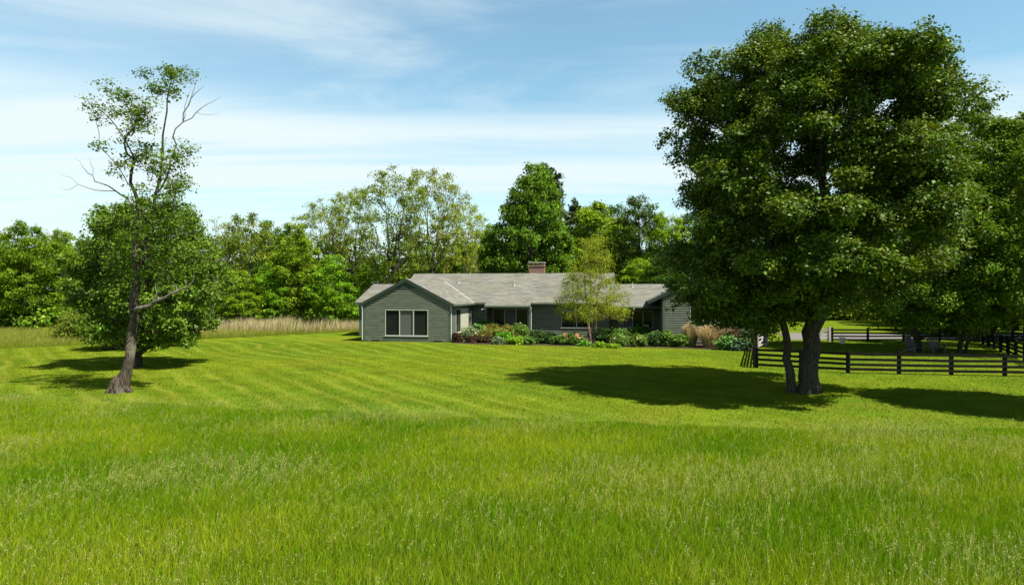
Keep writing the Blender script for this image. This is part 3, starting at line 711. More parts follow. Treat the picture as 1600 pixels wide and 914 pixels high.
# ------------------------------------------------------------------ the wood behind: a few kinds, copied
def proto(name, kind, seed):
    rnd = np.random.default_rng(seed)
    H = 12.0
    if kind == 'round':
        env = [(2.0, -2.2, 2.2), (4, -3.6, 3.6), (7, -4.0, 4.0), (9.5, -3.2, 3.2), (11.4, -1.4, 1.4)]; n, mind, clr, per, lpc, leaf, pal = 70, 1.15, 1.0, 17, 18, 0.18, 'bright'
        st = [[(0, 0, -.1, .3), (0, 0, 2, .24), (.2, .1, 5, .18), (.1, 0, 9, .07)]]; bk = 'bark_dark'; bf = .35
    elif kind == 'olive':
        env = [(4.5, -1.6, 1.6), (7, -3.2, 3.2), (9.5, -3.4, 3.4), (11.6, -2.0, 2.0)]; n, mind, clr, per, lpc, leaf, pal = 50, 1.2, 0.85, 13, 11, 0.2, 'olive'
        st = [[(0, 0, -.1, .26), (.1, 0, 3, .2), (.5, .1, 6, .14), (.9, 0, 9, .06)], [(.1, 0, 3, -1), (-.8, 0, 6, .1), (-1.5, 0, 9, .05)]]; bk = 'bark'; bf = .35
    elif kind == 'airy':
        env = [(4.2, -1.6, 1.6), (6, -3.0, 3.0), (8.5, -3.7, 3.7), (10.5, -3.4, 3.4), (12, -1.8, 1.8)]; n, mind, clr, per, lpc, leaf, pal = 95, 0.85, 0.58, 10, 10, 0.135, 'airy'
        st = [[(0, 0, -.1, .2), (0, 0, 2.5, .16), (0, 0, 4.4, .14)], [(0, 0, 4.4, -1), (.5, .2, 6.5, .085), (1.0, .3, 9, .045), (1.4, .3, 11, .02)], [(0, 0, 4.4, -1), (-.4, -.2, 6.5, .085), (-.7, -.3, 9, .045), (-.9, 0, 11.2, .02)],
              [(0, 0, 3.8, -1), (1.4, -.3, 6, .065), (2.3, -.6, 8.5, .03)], [(0, 0, 3.6, -1), (-1.5, .4, 6, .065), (-2.4, .6, 8.6, .03)], [(0, 0, 4.4, -1), (.1, -1.0, 7, .06), (.2, -1.4, 10, .025)]]; bk = 'bark'; bf = .55
    elif kind == 'maple':
        env = [(0.9, -4.4, 4.4), (2.5, -4.9, 4.9), (4.5, -4.4, 4.4), (6.5, -3.7, 3.9), (8.5, -2.4, 3.2), (10.3, -1.0, 2.4), (11.4, 0.2, 1.5)]; n, mind, clr, per, lpc, leaf, pal = 170, 0.88, 0.75, 18, 18, 0.18, 'maple'
        st = [[(0, 0, -.1, .35), (0, 0, 3, .27), (0, 0, 7, .15), (0, 0, 11, .04)]]; bk = 'bark_dark'; bf = .4
    elif kind == 'dark':
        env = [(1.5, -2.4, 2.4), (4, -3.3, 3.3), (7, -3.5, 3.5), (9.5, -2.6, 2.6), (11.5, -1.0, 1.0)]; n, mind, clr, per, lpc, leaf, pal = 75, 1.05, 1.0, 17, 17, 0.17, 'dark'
        st = [[(0, 0, -.1, .3), (0, 0, 3, .24), (0, .1, 7, .12), (0, 0, 10, .05)]]; bk = 'bark_dark'; bf = .35
    elif kind == 'young':
        env = [(.6, -1.8, 1.8), (3, -2.9, 2.9), (6, -3.0, 3.0), (9, -2.2, 2.2), (11.4, -.8, .8)]; n, mind, clr, per, lpc, leaf, pal = 58, 1.05, 0.9, 16, 17, 0.19, 'bright'
        st = [[(0, 0, -.1, .16), (0, 0, 3, .13), (.2, .1, 7, .08), (0, 0, 10, .03)]]; bk = 'bark'; bf = .4
    elif kind == 'pine':
        cl = []
        for k in range(13):
            z = 2.0 + k * 0.78; R = 2.6 * (1 - (z / 12.6) ** 1.6) + .2
            for a in range(6):
                th = a * 1.05 + k * 0.5 + rnd.uniform(-.3, .3); q = R * rnd.uniform(.55, 1.05)
                cl.append(np.array([math.cos(th) * q, math.sin(th) * q, z + 0.22 * q + rnd.uniform(-.2, .2)]))
        cl.append(np.array([0, 0, 12.1]))
        o = tree(name, (0, 0, 0), [[(0, 0, -.1, .28), (0, 0, 4, .2), (0, 0, 8, .12), (0, 0, 12, .03)]], {}, cl, 0.62, 14, 16, 0.26, 0.20, PAL['pine'], seed + 9, 'bark_dark', 'needle', 0.1, 2, up=0.0, flat=0.45, sphere=0.1)
        return o
    elif kind == 'bare':
        env = [(3.5, -1.0, 1.0), (6, -1.9, 1.9), (9, -2.3, 2.3), (11.8, -1.2, 1.2)]; n, mind, clr, per, lpc, leaf, pal = 60, 0.8, 0.5, 6, 3, 0.15, 'airy'
        st = [[(0, 0, -.1, .2), (.1, 0, 3, .17), (.3, 0, 6, .12), (.2, .1, 9, .07), (.3, 0, 11.5, .02)]]; bk = 'bark_dead'; bf = .4
    cl = env_clumps(rnd, env, n, mind, 0.95, 0.35); k = len(cl); cl += sprays(rnd, env, n // 2, .95, .9, 1.12)
    clr = [clr * rnd.uniform(.75, 1.1) if i < k else clr * rnd.uniform(.4, .6) for i in range(len(cl))]
    return tree(name, (0, 0, 0), st, {}, cl, clr, per, lpc, 0.36 if kind != 'airy' else 0.34, leaf, PAL[pal], seed + 9, bk, 'leaf_bg', bf, 4, 0.007)
KIND_W = dict(round=8.6, olive=7.6, airy=7.6, maple=10.4, dark=7.6, young=6.4, pine=5.6, bare=4.8)
KIND_NAME = dict(round='broadleaf_tree', olive='olive_tree', airy='airy_tree', maple='pyramid_tree', dark='dark_tree', young='young_tree', pine='pine_tree', bare='bare_tree')
KIND_NAME['olive'] = 'sparse_tree'
PROTO = {}
def put(kind, px, top, D, wpx, label, group='trees of the wood behind the house', var=0):
    """a tree of a kind whose crown is centred at px, top at row top, wpx pixels wide, D metres off"""
    key = (kind, var)
    if key not in PROTO:
        o = proto(KIND_NAME[kind], kind, 900 + 37 * len(PROTO)); PROTO[key] = o
    else:
        src = PROTO[key]; o = src.copy(); COL.objects.link(o)
        for ch in src.children:
            c = ch.copy(); COL.objects.link(c); c.parent = o
    x = (px - 800) * D / F; h = CAMH + (457 - top) * D / F; w = wpx * D / F
    rr = random.Random(int(px * 7 + top))
    o.location = (x, D, 0); o.scale = (w / KIND_W[kind], (w / KIND_W[kind] + h / 12) / 2, h / 12.2)
    o.rotation_euler = (0, 0, 0 if kind == 'maple' else rr.choice([0, math.pi]) + rr.uniform(-.5, .5))
    tag(o, label, 'tree', group)
    return o
WOOD = [
    ('round', -25, 352, 70, 130, 'bright broadleaf tree cut by the frame edge at the end of the wood', 0),
    ('round', 38, 346, 68, 100, 'bright broadleaf tree at the end of the wood, first one whole in view', 1),
    ('round', 88, 360, 71, 85, 'bright broadleaf tree left of the half dead tree behind the olive shrub', 0),
    ('dark', 135, 372, 76, 90, 'dark broadleaf tree deep in the wood left of the half dead tree', 0),
    ('dark', 5, 385, 84, 120, 'dark tree filling the gap behind the bright edge trees', 0),
    ('round', 190, 352, 80, 110, 'broadleaf wood tree hidden behind the rounded tree', 1),
    ('dark', 262, 356, 82, 110, 'dark wood tree behind the right half of the rounded tree', 0),
    ('bare', 340, 335, 74, 46, 'slim bare grey tree right of the rounded tree', 0),
    ('bare', 356, 345, 79, 40, 'thin bare grey tree beside the olive sparse tree', 0),
    ('olive', 385, 333, 76, 84, 'olive sparse tree with forked bare stems above the reeds', 0),
    ('dark', 418, 342, 84, 75, 'dark broadleaf tree with pointed top behind the olive sparse tree', 0),
    ('young', 462, 344, 73, 80, 'bright young tree above the middle of the reeds', 0),
    ('airy', 503, 318, 80, 92, 'airy pale tree left of the tallest fork, lower of two', 0),
    ('airy', 549, 303, 79, 84, 'airy pale tree directly left of the tallest forked tree', 1),
    ('airy', 614, 270, 73, 128, 'tallest airy forked tree behind the gable end of the house', 0),
    ('airy', 676, 273, 77, 108, 'tall airy tree right beside the tallest forked tree', 1),
    ('airy', 722, 318, 83, 80, 'pale airy tree beside the pyramid shaped tree', 0),
    ('bare', 745, 330, 90, 50, 'thin bare tree fading behind the pyramid shaped tree', 0),
    ('young', 370, 420, 70, 78, 'low leafy young tree at the reed end beside the rounded tree', 0),
    ('young', 425, 408, 72, 70, 'leafy young tree behind the reeds under the olive sparse tree', 0),
    ('young', 520, 395, 71, 78, 'leafy young tree behind the reeds with pale trunk', 0),
    ('young', 575, 410, 74, 72, 'leafy young tree under the tallest forked tree, reed side', 0),
    ('young', 640, 400, 82, 80, 'leafy young tree right behind the gable roof', 0),
    ('young', 700, 395, 84, 80, 'leafy young tree under the pale airy tree behind the roof', 0),
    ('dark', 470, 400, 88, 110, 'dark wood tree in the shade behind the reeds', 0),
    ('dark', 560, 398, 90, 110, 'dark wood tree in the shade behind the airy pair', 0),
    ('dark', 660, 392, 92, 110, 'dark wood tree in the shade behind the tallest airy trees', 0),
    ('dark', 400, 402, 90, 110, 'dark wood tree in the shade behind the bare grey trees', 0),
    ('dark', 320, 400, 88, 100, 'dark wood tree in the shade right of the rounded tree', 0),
    ('maple', 824, 252, 72, 168, 'bright dense pyramid shaped tree behind the chimney', 0),
    ('pine', 852, 262, 84, 130, 'tall dark pine showing its tip behind the pyramid shaped tree', 0),
    ('pine', 898, 314, 92, 44, 'small dark pine tip between the pyramid tree and the feathery tree', 0),
    ('young', 928, 308, 84, 108, 'bright feathery tree behind the yellow green birch', 1),
    ('dark', 1000, 302, 80, 92, 'dark green tree behind the lower roof', 0),
    ('round', 1042, 330, 76, 80, 'green tree between the dark green tree and the great shade tree', 1),
    ('dark', 1085, 330, 78, 110, 'dark wood tree hidden behind the left side of the great shade tree', 0),
    ('young', 1000, 398, 72, 74, 'low bright wispy tree over the lower roof ridge', 1),
    ('dark', 1045, 385, 70, 80, 'low dark tree over the lower roof beside the great shade tree', 0),
    ('dark', 1165, 330, 84, 130, 'dark wood tree behind the right gable', 0),
    ('dark', 1250, 340, 88, 130, 'dark wood tree behind the main trunk of the great shade tree', 0),
    ('round', 1310, 420, 93, 100, 'bright broadleaf tree beyond the driveway grass near the gate', 0),
    ('round', 1400, 400, 96, 110, 'bright broadleaf tree beyond the driveway grass behind the chairs', 1),
    ('dark', 1350, 330, 104, 150, 'dark wood tree far beyond the driveway', 0),
    ('dark', 1460, 330, 80, 130, 'dark wood tree behind the leafy yard tree', 0),
    ('dark', 1545, 300, 64, 120, 'dark tree shading the far corner of the yard', 0),
    ('dark', 1620, 220, 60, 150, 'dark tall tree cut by the frame edge behind the yard', 0),
    ('round', 1606, 196, 46, 120, 'leafy tall tree at the frame edge shading the garden chairs', 1),
    ('dark', 1475, 425, 60, 120, 'low dark tree behind the far fence right of the chairs', 0),
    ('dark', 1545, 415, 57, 130, 'low dark tree behind the far corner of the yard fence', 0),
    ('dark', 1610, 405, 53, 120, 'low dark tree cut by the frame edge behind the yard fence', 0),
    ('round', 932, 322, 92, 110, 'broadleaf tree deep in the wood behind the feathery tree', 0),
    ('dark', 965, 316, 90, 90, 'dark tree squeezed between the feathery tree and the dark green tree', 0),
    ('round', 760, 352, 95, 100, 'broadleaf tree deep in the wood left of the pyramid shaped tree', 0),
    ('round', 450, 360, 94, 110, 'broadleaf tree deep in the wood behind the young tree over the reeds', 1),
    ('dark', 1735, 200, 50, 230, 'dark tree outside the yard fence at the frame edge', 0),
    ('round', 1572, 185, 70, 110, 'tall broadleaf tree rising beside the right shoulder of the great shade tree', 1),
]
for k, px, top, D, w, lab, var in WOOD: put(k, px, top, D, w, lab, var=var)

def undergrowth():
    rnd = np.random.default_rng(77)
    cl = []; rr = []
    for i in range(520):
        x = rnd.uniform(-75, 55); y = rnd.uniform(70, 84)
        if -9 < x < 26 and y < 80: continue
        if x > 16: y += 24
        h = rnd.uniform(0.4, 3.2) * (1.0 if y > 74 else 0.55); cl.append(np.array([x, y, h])); rr.append(rnd.uniform(0.9, 1.7))
    for i in range(170):                                   # the foot of the wood left of the reeds
        x = rnd.uniform(-64, -32); y = rnd.uniform(66, 74); cl.append(np.array([x, y, rnd.uniform(.3, 2.0)])); rr.append(rnd.uniform(.8, 1.5))
    global rng; keep = rng; rng = rnd
    pal = PAL['bright'] + PAL['side'] + PAL['dark']
    CC, cid, (V, L, C) = foliage(rnd, cl, rr, 13, 11, 0.5, 0.3, pal); rng = keep
    o = link('undergrowth', mesh_np('undergrowth', V, L, np.full(len(L) // 4, 4), C), M['leaf'])
    tag(o, 'tangled leafy undergrowth along the foot of the wood', 'undergrowth', kind='stuff')
    cl = []; rr = []; rng = rnd
    for i in range(1000):
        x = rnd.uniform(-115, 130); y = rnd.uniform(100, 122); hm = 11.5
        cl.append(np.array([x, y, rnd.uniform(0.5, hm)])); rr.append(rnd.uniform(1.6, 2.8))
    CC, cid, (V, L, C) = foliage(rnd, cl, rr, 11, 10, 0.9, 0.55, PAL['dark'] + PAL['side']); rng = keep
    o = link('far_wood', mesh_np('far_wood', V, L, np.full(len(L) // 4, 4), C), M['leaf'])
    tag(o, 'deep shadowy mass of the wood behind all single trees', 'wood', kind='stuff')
undergrowth()

# ------------------------------------------------------------------ the house (local axes: u along the front, v away from the camera)
HOUSE = empty('ranch_house', (-4.6, 50.6, 0), math.radians(-10))
tag(HOUSE, 'long low dark green clapboard house with grey shingle roofs', 'house')
LAP = 0.17
def siding(mb, a, b, z0, z1, out, holes=(), limits=None):
    """lapped boards from a to b (u, v); out = outward direction; holes = (s0, s1, z0, z1) along the wall"""
    a = Vector((*a, 0)); b = Vector((*b, 0)); d = b - a; Lw = d.length; d.normalize(); n = Vector((*out, 0))
    k = 0
    while z0 + k * LAP < z1 - 0.01:
        za = z0 + k * LAP; zb = min(za + LAP, z1); zm = (za + zb) / 2; k += 1
        s0, s1 = limits(zm) if limits else (0, Lw)
        if s1 - s0 < 0.05: continue
        cuts = [(s0, s1)]
        for h0, h1, hz0, hz1 in holes:
            if zm > hz0 and zm < hz1:
                nc = []
                for c0, c1 in cuts:
                    if h1 <= c0 or h0 >= c1: nc.append((c0, c1)); continue
                    if h0 > c0: nc.append((c0, h0))
                    if h1 < c1: nc.append((h1, c1))
                cuts = nc
        for c0, c1 in cuts:
            p, q = a + d * c0, a + d * c1; up = Vector((0, 0, 1))
            lo, hi = n * 0.042, n * 0.004
            mb.quad(p + lo + up * za, q + lo + up * za, q + hi + up * zb, p + hi + up * zb)
            mb.quad(p + up * za, q + up * za, q + lo + up * za, p + lo + up * za)
def window(a, d, out, s0, s1, z0, z1, panes, deep=0.0, sill=True, cross=None):
    """frame with panes; a = wall start, d = wall direction"""
    a = Vector((*a, 0)); d = Vector((*d, 0)).normalized(); n = Vector((*out, 0)); up = Vector((0, 0, 1)); t = 0.05
    mb = MB()
    def board(sa, sb, za, zb, o0=0.005, o1=0.05):
        p = [a + d * s + n * o + up * z for z in (za, zb) for (s, o) in ((sa, o0), (sb, o0), (sb, o1), (sa, o1))]
        mb.add(p, [(0, 3, 2, 1), (4, 5, 6, 7), (0, 1, 5, 4), (1, 2, 6, 5), (2, 3, 7, 6), (3, 0, 4, 7)])
    board(s0 - t, s0, z0, z1); board(s1, s1 + t, z0, z1); board(s0 - t, s1 + t, z1, z1 + t); board(s0 - t, s1 + t, z0 - t, z0)
    w = (s1 - s0) / len(panes)
    for i in range(1, len(panes)): board(s0 + w * i - .035, s0 + w * i + .035, z0, z1, 0.0, 0.04)
    fr = mb.build('window', M['frame'], HOUSE)
    for i, pm in enumerate(panes):
        mb = MB(); x0, x1 = s0 + w * i + (.035 if i else 0), s0 + w * (i + 1) - (.035 if i < len(panes) - 1 else 0)
        mb.quad(*[a + d * s + up * z - n * 0.05 for s, z in ((x0, z0), (x1, z0), (x1, z1), (x0, z1))])
        mb.build('pane', M[pm], fr)
    if sill:
        mb = MB(); board(s0 - .12, s1 + .12, z0 - t - .05, z0 - t, 0.0, .10); mb.build('sill', M['frame'], fr)
    return fr

def build_house():
    # --- walls
    w = MB()
    def gl(L, half, ez, sl):                     # limits of a gable wall
        return lambda z: (max(0, (z - ez) / sl), L - max(0, (z - ez) / sl))
    hw = [(-4.98 + 6.75, -1.72 + 6.75, 0.44, 2.40)]
    siding(w, (-6.75, 0), (0, 0), .16, 4.5, (0, -1), [(hw[0][0] - .02, hw[0][1] + .02, .40, 2.42)], gl(6.75, 3.375, 2.82, .52))
    siding(w, (0, 0), (0, 7.12), .16, 2.8, (1, 0), [(1.6, 5.65, .6, 2.45)])
    siding(w, (-6.75, 0), (-6.75, 5.8), .16, 2.8, (-1, 0))
    siding(w, (-9.5, 5.8), (-6.75, 5.8), .16, 2.85, (0, -1))
    siding(w, (-9.5, 5.8), (-9.5, 13.8), .16, 4.3, (-1, 0), (), gl(8.0, 4, 2.95, .36))
    siding(w, (-6.3, 6.9), (-6.3, 16.4), .16, 5.2, (-1, 0), (), gl(9.5, 4.75, 2.95, .5))
    siding(w, (0, 7.12), (1.3, 7.12), .16, 2.9, (0, -1))
    siding(w, (1.3, 7.12), (1.3, 8.4), .16, 2.9, (1, 0))
    siding(w, (1.3, 8.4), (5.1, 8.4), .16, 3.0, (0, -1), [(0.2, 3.3, .68, 2.32)])
    siding(w, (5.1, 7.12), (5.1, 8.4), .16, 2.9, (-1, 0))
    siding(w, (5.1, 7.12), (11.5, 7.12), .16, 2.95, (0, -1), [(2.43, 4.98, .79, 2.22)])
    siding(w, (11.5, 7.0), (11.5, 16.4), .16, 5.2, (1, 0), (), gl(9.4, 4.7, 2.95, .5))
    siding(w, (11.5, 7.5), (15.5, 7.5), .16, 3.2, (0, -1), [(1.0, 3.5, .8, 2.25)])
    siding(w, (15.5, 1.5), (15.5, 12.5), .16, 3.6, (-1, 0))
    siding(w, (15.5, 1.5), (22.6, 1.5), .16, 5.3, (0, -1), [(1.86, 4.56, 1.57, 2.75), (5.55, 6.17, 1.43, 2.43)], gl(7.1, 3.55, 3.62, .5))
    siding(w, (22.6, 1.5), (22.6, 12.5), .16, 3.5, (1, 0))
    siding(w, (-9.5, 13.8), (-6.3, 13.8), .16, 3.0, (0, 1)); siding(w, (-6.3, 16.4), (11.5, 16.4), .16, 3.0, (0, 1)); siding(w, (11.5, 16.2), (15.5, 16.2), .16, 2.7, (0, 1))
    siding(w, (15.5, 12.5), (22.6, 12.5), .16, 5.3, (0, 1), (), gl(7.1, 3.55, 3.62, .5))
    # dim room shell behind the boards, so no daylight leaks through
    w.build('wall', M['siding'], HOUSE)
    k = MB()
    for p, q, zt in (((-6.6, .15), (-.15, 7.4), 2.7), ((-9.35, 6.0), (-6.2, 13.6), 2.8), ((-6.1, 8.6), (11.3, 16.2), 2.9), ((-.2, 7.27), (1.2, 8.6), 2.8), ((5.25, 7.27), (11.3, 8.6), 2.8), ((11.3, 7.7), (15.6, 16.0), 2.6), ((15.7, 1.7), (22.4, 12.3), 3.4)):
        k.box(p[0], q[0], p[1], q[1], .1, zt)
    k.build('interior_lining', M['dark'], HOUSE)
    f = MB()
    for x0, x1, y0, y1 in ((-6.73, -.02, .02, 7.5), (-9.48, -6.2, 5.82, 13.78), (-6.2, 11.48, 8.42, 16.38), (-.02, 1.28, 7.14, 8.5), (5.12, 11.48, 7.14, 8.5), (1.2, 5.2, 6.2, 8.6), (11.4, 15.6, 5.2, 16.1), (15.52, 22.58, 1.52, 12.48)):
        f.box(x0, x1, y0, y1, -.2, .155 + .0013 * (x1 - x0))
    f.build('foundation', M['concrete'], HOUSE)
    # --- roofs
    T = (0, 0, -.13)
    def roof(polys):
        m = MB()
        for p in polys: m.prism(p, T)
        return m.build('roof', M['roof'], HOUSE)
    zr = lambda u: 4.75 - .52 * abs(u + 3.375)
    roof([[(.35, -.12, zr(.35)), (.35, 7.0, zr(.35)), (-3.375, 10.6, 4.75), (-3.375, -.12, 4.75)], [(-3.375, -.12, 4.75), (-3.375, 10.6, 4.75), (-7.1, 6.9, zr(-7.1)), (-7.1, -.12, zr(-7.1))]])
    zm = lambda v: 2.85 + .5 * (v - 6.55)
    mainroof = roof([[(u, v, zm(v)) for u, v in ((-6.6, 6.55), (1.3, 6.55), (1.3, 6.05), (5.1, 6.05), (5.1, 6.55), (11.75, 6.55), (11.75, 11.7), (-6.6, 11.7))],
                     [(-6.6, 11.7, zm(11.7)), (11.75, 11.7, zm(11.7)), (11.75, 16.9, zm(11.7) - 2.6), (-6.6, 16.9, zm(11.7) - 2.6)]])
    ze = lambda v: 4.46 - .363 * abs(v - 9.8)
    roof([[(-9.8, 5.45, ze(5.45)), (-6.35, 5.45, ze(5.45)), (-6.35, 9.8, 4.46), (-9.8, 9.8, 4.46)], [(-9.8, 9.8, 4.46), (-6.35, 9.8, 4.46), (-6.35, 14.1, ze(14.1)), (-9.8, 14.1, ze(14.1))]])
    zc = lambda v: 4.42 - .317 * abs(v - 10.8)
    lowroof = roof([[(11.3, 6.2, zc(6.2)), (11.55, 5.0, zc(5.0)), (15.6, 5.0, zc(5.0)), (15.6, 6.2, zc(6.2)), (19.0, 6.2, zc(6.2)), (19.0, 10.8, 4.42), (11.3, 10.8, 4.42)],
                    [(11.3, 10.8, 4.42), (19, 10.8, 4.42), (19, 16.5, zc(16.5)), (11.3, 16.5, zc(16.5))]])
    zg = lambda u: 5.4 - .5 * abs(u - 19.05)
    roof([[(14.4, 1.36, zg(14.4)), (19.05, 1.36, 5.4), (19.05, 13, 5.4), (14.4, 13, zg(14.4))], [(19.05, 1.36, 5.4), (23.5, 1.36, zg(23.5)), (23.5, 13, zg(23.5)), (19.05, 13, 5.4)]])
    # --- rake boards, fascias, corner boards
    def rake(pts, v, name='rake_board'):
        m = MB()
        for p, q in zip(pts[:-1], pts[1:]): m.bar((p[0], v, p[1]), (q[0], v, q[1]), .045, .24)
        m.build(name, M['trim'], HOUSE)
    rake([(-7.12, zr(-7.12) - .13), (-3.375, 4.62)], -.13); rake([(-3.375, 4.62), (.37, zr(.37) - .13)], -.13)
    rake([(14.4, zg(14.4) - .13), (19.05, 5.27)], 1.35); rake([(19.05, 5.27), (23.5, zg(23.5) - .13)], 1.35)
    m = MB(); m.bar((-9.81, 5.4, ze(5.4) - .12), (-9.81, 9.8, 4.34), .045, .2); m.bar((-9.81, 9.8, 4.34), (-9.81, 14.1, ze(14.1) - .12), .045, .2); m.build('rake_board', M['trim'], HOUSE)
    m = MB(); m.bar((11.77, 6.5, zm(6.5) - .12), (11.77, 11.7, zm(11.7) - .12), .045, .2); m.build('rake_board', M['trim'], HOUSE)
    def gutter(pts):
        m = MB()
        for p, q in zip(pts[:-1], pts[1:]): m.bar(p, q, .11, .12)
        m.build('gutter', M['corner'], HOUSE)
    gutter([(.40, -.25, 2.74), (.40, 6.4, 2.74)]); gutter([(-7.15, -.25, 2.74), (-7.15, 5.3, 2.74)])
    gutter([(.5, 6.50, 2.77), (1.27, 6.50, 2.77)]); gutter([(1.32, 6.0, 2.53), (5.08, 6.0, 2.53)]); gutter([(5.13, 6.50, 2.77), (11.5, 6.50, 2.77)])
    gutter([(11.6, 4.95, 2.52), (15.5, 4.95, 2.52)]); gutter([(-9.75, 5.40, 2.80), (-7.2, 5.40, 2.80)])
    for u, v, a, zt in ((-6.75, 0, -1, 2.72), (0, 0, 1, 2.72), (15.5, 1.5, -1, 3.5), (22.6, 1.5, 1, 3.5), (-9.5, 5.8, -1, 2.75)):
        m = MB(); m.box(u - .13 if a > 0 else u - .03, u + .03 if a > 0 else u + .13, v - .04, v + .13, .1, zt); m.build('corner_board', M['corner'], HOUSE)
    m = MB(); m.prism([(-3.375 - .95, -.035, 4.0), (-3.375 + .95, -.035, 4.0), (-3.375, -.035, 4.5)], (0, -.03, 0)); m.build('gable_vent', M['trim'], HOUSE)
    m = MB(); m.box(-6.1, -5.5, -.03, .03, .02, .13); m.build('foundation_vent', M['dark'], HOUSE)
    m = MB(); m.box(-1.25, -.65, -.03, .03, .02, .13); m.build('foundation_vent', M['dark'], HOUSE)
    m = MB(); va, vb = (.28, 6.55 + 2 * (1.9 - .52 * 3.655)), (-3.2, 6.55 + 2 * (1.9 - .52 * .175))
    m.quad(*[(u, v + dv, zr(u) + .012) for (u, v), dv in ((va, 0), (vb, 0), (vb, -.05), (va, -.05))]); m.quad(*[(u + du, v, zm(v) + .012) for (u, v), du in ((va, 0), (va, .05), (vb, .05), (vb, 0))])
    m.build('valley_flashing', M['metal'], HOUSE)
    # --- downspouts with a bent neck
    def spout(u, v, ztop, ve=None):
        m = MB(); ve = v - .35 if ve is None else ve
        m.tube([(u, ve, ztop), (u, ve, ztop - .12), (u, v - .07, ztop - .45), (u, v - .07, ztop - .6), (u, v - .07, .1)], .042, 6); m.build('downspout', M['metal'], HOUSE)
    spout(.10, .06, 2.74, -.1); spout(5.16, 6.3, 2.52, 6.05); spout(15.62, 5.9, 2.50, 4.97); spout(22.7, 1.62, 3.0, 1.3); spout(-6.85, .06, 2.74, -.1)
    m = MB(); m.box(4.96, 5.08, 6.2, 6.32, .1, 2.52); m.build('post', M['corner'], HOUSE)
    # --- windows and doors
    window((-6.75, 0), (1, 0), (0, -1), hw[0][0], hw[0][1], .50, 2.36, ['glass', 'screen', 'glass'])
    window((0, 0), (0, 1), (1, 0), 1.7, 3.05, .66, 2.40, ['glass'])
    window((1.3, 8.4), (1, 0), (0, -1), .27, 3.23, .76, 2.27, ['glass', 'screen', 'glass'])
    window((5.1, 7.12), (1, 0), (0, -1), 2.5, 4.92, .86, 2.15, ['glass', 'glass'])
    window((11.5, 7.5), (1, 0), (0, -1), 1.07, 3.43, .87, 2.18, ['screen', 'glass', 'glass'])
    window((15.5, 1.5), (1, 0), (0, -1), 1.93, 4.5, 1.64, 2.68, ['glass', 'screen', 'glass'])
    window((15.5, 1.5), (1, 0), (0, -1), 5.62, 6.1, 1.5, 2.36, ['glass'])
    d = MB()
    for i in range(8): d.box(-.03, .045, 3.18 + i * .305, 3.18 + i * .305 + .297, .55, 2.42)
    dd = d.build('sliding_door', M['curtain'], HOUSE)
    m = MB(); m.box(.045, .075, 3.28, 3.32, 1.2, 1.45); m.build('handle', M['metal'], dd)
    # --- porch light, vents, chimney
    m = MB(); m.tube([(1.15, 6.93, 2.30), (1.15, 6.70, 2.36)], .02, 6); m.tube([(1.15, 6.62, 2.42), (1.15, 6.62, 2.36), (1.15, 6.62, 2.28)], [.05, .1, .26], 12); m.build('porch_light', M['white'], HOUSE)
    m = MB(); m.box(.02, .14, 5.95, 6.15, 1.35, 1.75); m.build('wall_lamp', M['dark'], HOUSE)
    for u, v, zf, h in ((-1.9, 9.9, zm, .42), (3.2, 9.4, zm, .42), (13.3, 9.9, zc, .4)):
        m = MB(); m.tube([(u, v, zf(v) - .1), (u, v, zf(v) + h)], .05, 8); m.tube([(u, v, zf(v) - .05), (u, v, zf(v) + .1)], [.12, .07], 8); m.build('vent_pipe', M['concrete'], HOUSE)
    u0, v0 = 4.8, 12.4
    m = MB(); m.box(u0 - .68, u0 + .68, v0 - .4, v0 + .4, 4.6, 6.05); m.box(u0 - .74, u0 + .74, v0 - .46, v0 + .46, 6.05, 6.15)
    ch = m.build('chimney', M['brick'], HOUSE)
    m = MB()
    for i in (-.62, -.21, .21, .62): m.box(u0 + i - .07, u0 + i + .07, v0 - .38, v0 + .38, 6.15, 6.36)
    m.build('flue', M['brick'], ch)
    m = MB(); m.box(u0 - .74, u0 + .74, v0 - .46, v0 + .46, 6.36, 6.44); m.build('chimney_cap', M['concrete'], ch)
build_house()

def hp(u, v, z=0.0):
    c, s = math.cos(math.radians(10)), math.sin(math.radians(10))
    return (-4.6 + u * c + v * s, 50.6 - u * s + v * c, z)

# ------------------------------------------------------------------ garden bed
bp = [gp(706, 536.5), gp(760, 538.5), gp(830, 539.5), gp(930, 542), gp(1030, 543.5), gp(1130, 547), gp(1182, 550), hp(22.4, 1.6), hp(15.4, 1.6), hp(15.4, 7.3), hp(.2, 7.0), hp(.05, .2)]
mb = MB(); mb.add([(x, y, .012) for x, y, _ in bp], [tuple(range(len(bp)))])
tag(mb.build('garden_bed', M['soil']), 'dark soil bed along the house front', 'flower bed', kind='structure')

